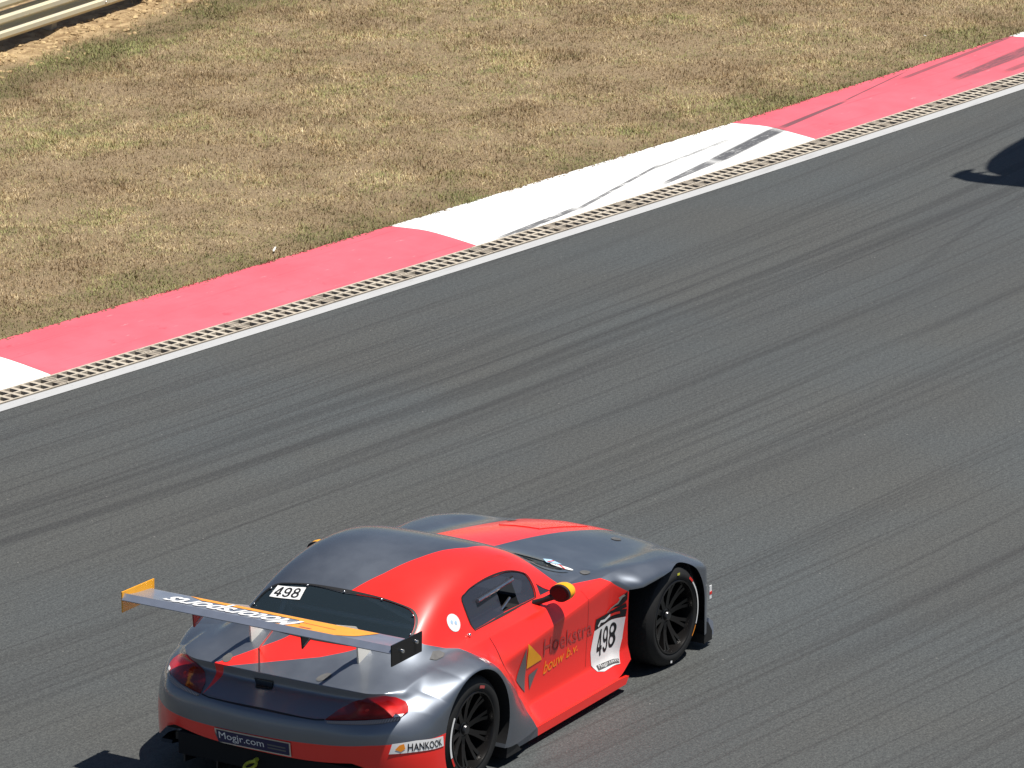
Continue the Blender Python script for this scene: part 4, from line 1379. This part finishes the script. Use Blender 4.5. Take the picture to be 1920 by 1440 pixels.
sandc = vt_.mix(vt_.math('MULTIPLY', vt_.rng(sn2, .55, .75), .5), sandc, (.16, .11, .06))
soil = vt_.mix(sattr.outputs['Fac'], soil, sandc)
vt_.bsdf(soil, .95, 0, vt_.bump(vt_.noise(60, 5, .7), .6, .02))
verge = mesh_obj('verge', verge_mesh(), vt_.m, None, 180)
tag(verge, kind='structure')
outer = ribbon('outer_verge', LONG, [13.9, 30, 60], gm.m, .0)
tag(outer, kind='structure')
for a, b in ((-220, -2.95), (25.95, 240)):
    o = ribbon('outer_verge', list(np.linspace(a, b, 30)), [1.0, 4, 13.95], gm.m, .012)
    tag(o, kind='structure')

# blades: one mesh
def grass_blades():
    N = 1500000
    s = nrg.uniform(-2.6, 20, N)
    # only the part of the verge the picture covers, with a margin
    x = nrg.uniform(3.0, 26.5, N); y = nrg.uniform(4.6, 17.0, N)
    o = off_of(x, y)
    # left/right/top limits of the view on the ground, widened by about a metre
    L = (x + 1.256) * (16.581 - 1.656) - (y - 1.656) * (18.497 + 1.256)
    left_lim = L / math.hypot(14.925, 19.753)
    T = (x - 18.497) * (6.616 - 16.581) - (y - 16.581) * (24.454 - 18.497)
    top_lim = T / math.hypot(9.965, 5.957)
    edge = 1.0 + .055 * (vnoise(x, y, .22, 5) - .60) * 2
    keep = (o > edge) & (left_lim > -1.2) & (top_lim > -1.6) & (rail_dist(x, y) > -.8)
    sa = sand_amount(x, y)
    keep &= (nrg.random(N) > sa * .97)
    thin = vnoise(x, y, .5, 90)
    keep &= (nrg.random(N) < np.clip(.72 + (thin - .42) * 1.8, .40, 1))
    x, y = x[keep], y[keep]; o = o[keep]; n = len(x)
    z = np.maximum(verge_height(x, y), np.where(o < 1.03, .034, 0))
    tall = vnoise(x, y, .7, 77)
    ln = nrg.uniform(.018, .050, n) * (.55 + 1.6 * tall ** 2)
    clump = nrg.random(n) < .06
    ln[clump] *= 1.5
    az = nrg.uniform(0, 2*np.pi, n)
    tilt = np.radians(90 - 70 * nrg.random(n) ** 1.6)
    wd = nrg.uniform(.0024, .0058, n)
    dx, dy, dz = np.cos(az)*np.sin(tilt), np.sin(az)*np.sin(tilt), np.cos(tilt)
    px, py = -np.sin(az), np.cos(az)
    v = np.empty((n, 3, 3))
    v[:, 0] = np.stack([x - px*wd, y - py*wd, z - .004], 1)
    v[:, 1] = np.stack([x + px*wd, y + py*wd, z - .004], 1)
    v[:, 2] = np.stack([x + dx*ln, y + dy*ln, z + dz*ln + .002], 1)
    me = bpy.data.meshes.new('grass')
    me.vertices.add(3*n); me.vertices.foreach_set('co', v.ravel())
    me.loops.add(3*n); me.loops.foreach_set('vertex_index', np.arange(3*n, dtype=np.int32))
    me.polygons.add(n); me.polygons.foreach_set('loop_start', np.arange(0, 3*n, 3, dtype=np.int32))
    me.update(); me.validate()
    at = me.attributes.new('rnd', 'FLOAT', 'POINT')
    at.data.foreach_set('value', np.repeat(nrg.random(n), 3))
    return me, n
gt = NT('grass_blades')
g_, big_, med_, small_, edge_ = verge_colour(gt)
ra = gt.n('ShaderNodeAttribute'); ra.attribute_name = 'rnd'
rv = ra.outputs['Fac']
dry = gt.ramp(rv, [(0.0, (.15, .107, .058)), (.30, (.37, .275, .15)), (.7, (.56, .445, .26)), (1.0, (.82, .70, .49))])
grn = gt.ramp(rv, [(0.0, (.08, .10, .034)), (.5, (.19, .21, .075)), (1.0, (.36, .36, .15))])
gf = gt.math('ADD', g_, gt.math('MULTIPLY_ADD', rv, .22, -.11))
col = gt.mix(gt.rng(gf, .60, .78), dry, grn)
tone = gt.mix(gt.rng(big_, .36, .62), (.74, .67, .60), (1.18, 1.15, 1.10))
col = gt.mix(1.0, col, tone, 'MULTIPLY')
col = gt.mix(gt.math('MULTIPLY', edge_, .25), col, (.62, .56, .48), 'MULTIPLY')
tone2 = gt.mix(gt.rng(gt.noise(1.1, 3, .6), .38, .62), (.84, .82, .82), (1.12, 1.12, 1.10))
col = gt.mix(1.0, col, tone2, 'MULTIPLY')
bs = gt.bsdf(col, .75)
gme_, ng = grass_blades()
grass = mesh_obj('grass', gme_, gt.m)
tag(grass, 'short dry brown grass with green tufts covering the verge', 'grass', kind='stuff')

# sand clods by the guard rail: one heap of crumbs nobody could count
def clods():
    vs = []; fs = []
    base, bf = ellipsoid((0, 0, 0), 1, 1, 1, 6, 4)
    base = np.array(base)
    for k in range(900):
        a = nrg.uniform(-2.5, 6.5); d = abs(nrg.normal(.18, .22))
        p = RAIL_P + RAIL_D * a + Vector((RAIL_D.y, -RAIL_D.x, 0)) * d
        r = .008 + .028 * nrg.random()**2.5
        z = float(verge_height(np.array([p.x]), np.array([p.y]))[0])
        m = base * np.array([r * nrg.uniform(.8, 1.7), r * nrg.uniform(.8, 1.4), r * nrg.uniform(.5, .9)]) * (1 + nrg.uniform(-.18, .18, (len(base), 1)))
        q = nrg.uniform(0, 6.28); c_, s_ = math.cos(q), math.sin(q)
        n0 = len(vs)
        for b in m: vs.append((p.x + b[0]*c_ - b[1]*s_, p.y + b[0]*s_ + b[1]*c_, z + b[2]))
        fs += [tuple(i + n0 for i in f) for f in bf]
    return MB().add(vs, fs)
sc = NT('sand_clod')
sc1 = sc.noise(11, 4, .6)
sc.bsdf(sc.mix(sc.rng(sc1, .35, .65), (.24, .155, .075), (.58, .43, .23)), .95)
cl = clods().build('sand_clods', sc.m, None, 60)
tag(cl, 'loose yellow sand and clods heaped along the guard rail', 'sand', kind='stuff')

def spill():
    vs = []; fs = []
    base, bf = ellipsoid((0, 0, 0), 1, 1, 1, 5, 4)
    base = np.array(base)
    for k in range(1400):
        sp = nrg.uniform(-2.5, 19); cl_ = vnoise(np.array([sp]), np.array([0.0]), .6, 15)[0]
        if nrg.random() > cl_ * 1.3: continue
        off = 1.0 - abs(nrg.normal(0, .035)) + .01
        p = along(sp, off); r = nrg.uniform(.004, .011)
        m = base * np.array([r * nrg.uniform(.8, 2.0), r, r * .6])
        z = .034
        n0 = len(vs)
        for b in m: vs.append((p.x + b[0], p.y + b[1], z + b[2]))
        fs += [tuple(i + n0 for i in f) for f in bf]
    return MB().add(vs, fs)
sp_o = spill().build('soil_crumbs', simple('brown_soil', (.17, .115, .065), .95), None, 60)
tag(sp_o, 'brown soil crumbs spilled along the grass edge of the kerb', 'soil', kind='stuff')

# pale scraps and tiny daisies in the grass near the kerb
for k, (x, y) in enumerate(((10.28, 7.35), (21.75, 6.55))):
    z = float(verge_height(np.array([x]), np.array([y]))[0]) + .03
    a = nrg.uniform(0, 3)
    w, l = (.012, .05) if k == 0 else (.014, .018)
    c_, s_ = math.cos(a), math.sin(a)
    pts = [(-l, -w*.6), (-l*.2, -w), (l, -w*.5), (l*.8, w*.7), (-l*.4, w)]
    o = MB().prism([(p[0]*c_ - p[1]*s_, p[0]*s_ + p[1]*c_) for p in pts], 2, 0, .004).build('litter_scrap', simple('pale_paper', (.75, .74, .68), .7))
    o.location = (x, y, z); o.rotation_euler = (nrg.uniform(-.3, .3), nrg.uniform(-.3, .3), 0)
    tag(o, ['long white scrap of litter lying on green grass beside the left red kerb', 'tiny pale scrap in the grass by the far end of the right red kerb'][k], 'litter', 'pale scraps in the grass')

# ------------------------------------------------------------------ guard rail
rm = NT('weathered_galvanised')
r1 = rm.noise(3.0, 5, .6); r2 = rm.noise(35, 4, .65)
rX, rY, rZ = rm.sep()
rc = rm.mix(rm.rng(r1, .3, .7), (.66, .60, .42), (.60, .56, .44))
rc = rm.mix(rm.math('MULTIPLY', rm.rng(r2, .60, .75), .5), rc, (.30, .24, .17))
rm.bsdf(rc, .55, .08, rm.bump(r2, .1, .003))
rail = empty('guard_rail', RAIL_P, math.atan2(RAIL_D.y, RAIL_D.x))
tag(rail, 'weathered cream steel guard rail of stacked beams behind the grass verge', 'guard rail')
PROF = [(.000,0),(.022,.006),(.060,.034),(.082,.052),(.082,.098),(.060,.116),(.012,.140),(.004,.155),(.012,.170),(.060,.194),(.082,.212),(.082,.258),(.060,.276),(.022,.304),(0,.310)]
def beam(z0, x0, x1, name='rail_beam'):
    vs = []; fs = []
    n = len(PROF)
    xs = np.linspace(x0, x1, 9)
    for x in xs:
        for d, z in PROF: vs.append((x, -d, z0 + z))
    for x in xs:
        for d, z in PROF: vs.append((x, -d + .006, z0 + z))
    N = len(xs) * n
    for i in range(len(xs) - 1):
        for k in range(n - 1):
            a = i*n+k
            fs.append((a, a+n, a+n+1, a+1)); fs.append((N+a, N+a+1, N+a+n+1, N+a+n))
    for k in range(n - 1):
        fs.append((k, k+1, N+k+1, N+k)); a = (len(xs)-1)*n + k; fs.append((a, N+a, N+a+1, a+1))
    for i in range(len(xs) - 1):
        for k in (0, n-1):
            a = i*n+k; fs.append((a, N+a, N+a+n, a+n))
    return MB().add(vs, fs).build(name, rm.m, rail, 25)
for zz in (.195, .53, .865):
    for j in range(-4, 8):
        b = beam(zz, -1.9 + j * 4.0, 2.105 + j * 4.0)
        b.location.y = -.003 * (j % 2)
        for bx in (2.02 + j * 4.0,):
            for bz in (.075, .235):
                vs, fs = ellipsoid((bx, -.086, zz + bz), .014, .010, .014, 8, 6)
                MB().add(vs, fs).build('rail_bolt', M['steel'], b, 60)
for j in range(-9, 17):
    x = -.9 + j * 2.0
    MB().box(x - .05, x + .05, .012, .14, -.1, 1.22).build('post', simple('post_steel', (.34, .32, .27), .6, .3) if j == -9 else bpy.data.materials['post_steel'], rail)

# ------------------------------------------------------------------ added unseen object beyond the right edge, outlined to throw the shadow on the asphalt
GH = 6.2
SHX, SHY = SUN_TO.x / SUN_TO.z, SUN_TO.y / SUN_TO.z
shadow_caster = empty('overhead_shadow_caster', (22.0, -11.0, 0))
tag(shadow_caster, 'added shadow caster out of view over the track, its end shaped to shadow the asphalt', 'shadow_caster')
def gpt(x, y): return (x + SHX * GH - 22.0, y + SHY * GH + 11.0)
hood = smooth_poly([(19.12,3.76),(18.46,3.661),(17.906,3.608),(17.487,3.575),(17.137,3.526),(16.876,3.472),(16.654,3.401),(16.51,3.33),(16.42,3.22),(16.36,2.9),(16.7,2.2),(17.8,1.5),(19.3,1.6),(19.7,2.9)], 4)  # rounded part of the added caster, outlined from the wanted shadow
MB().prism([gpt(*p) for p in hood], 2, GH - .12, GH + .10).build('caster_hood', M['oval'], shadow_caster, 40)
blade_outline = [(16.085,3.524),(16.23,3.543),(16.362,3.539),(16.478,3.476),(16.34,3.444),(16.335,3.391),(16.43,3.335),(16.44,3.30),(16.325,3.345),(16.313,3.186),(16.50,3.0),(16.70,2.4),(16.12,2.2),(16.03,2.763),(15.995,3.033),(15.985,3.168),(15.985,3.317)]  # blade part of the caster, traced from the same shadow
MB().prism([gpt(*p) for p in blade_outline], 2, GH - .03, GH + .03).build('caster_blade', M['oval'], shadow_caster, 40)
tipx, tipy = gpt(18.2, 2.2)
arm = MB()  # invented support that carries the unseen caster
for dz, dy in ((.35, -.3), (.35, .3), (.95, 0)):
    arm.tube([(0, 0, GH + dz), (tipx, tipy, GH + dz)], .06, 8)
nseg = 9
for k in range(nseg):
    a0 = Vector((tipx * k / nseg, tipy * k / nseg, GH + .35)); a1 = Vector((tipx * (k + 1) / nseg, tipy * (k + 1) / nseg, GH + .95))
    arm.tube([a0, a1], .03, 6); arm.tube([a1, Vector((a1.x, a1.y, GH + .35))], .03, 6)
arm.build('caster_arm', M['alu'], shadow_caster, 40)
MB().tube([(0, 0, -.2), (0, 0, 3.5), (0, 0, GH + 1.0)], [.20, .17, .14], 12).build('caster_mast', M['alu'], shadow_caster, 40)
MB().box(-.5, .5, -.5, .5, -.2, .15).build('caster_footing', M['oval'], shadow_caster)
for k in (0, 1):
    MB().tube([(tipx + .2 * k, tipy, GH + .08), (tipx + .2 * k, tipy, GH + .38)], .04, 8).build('caster_hanger', M['alu'], shadow_caster, 40)
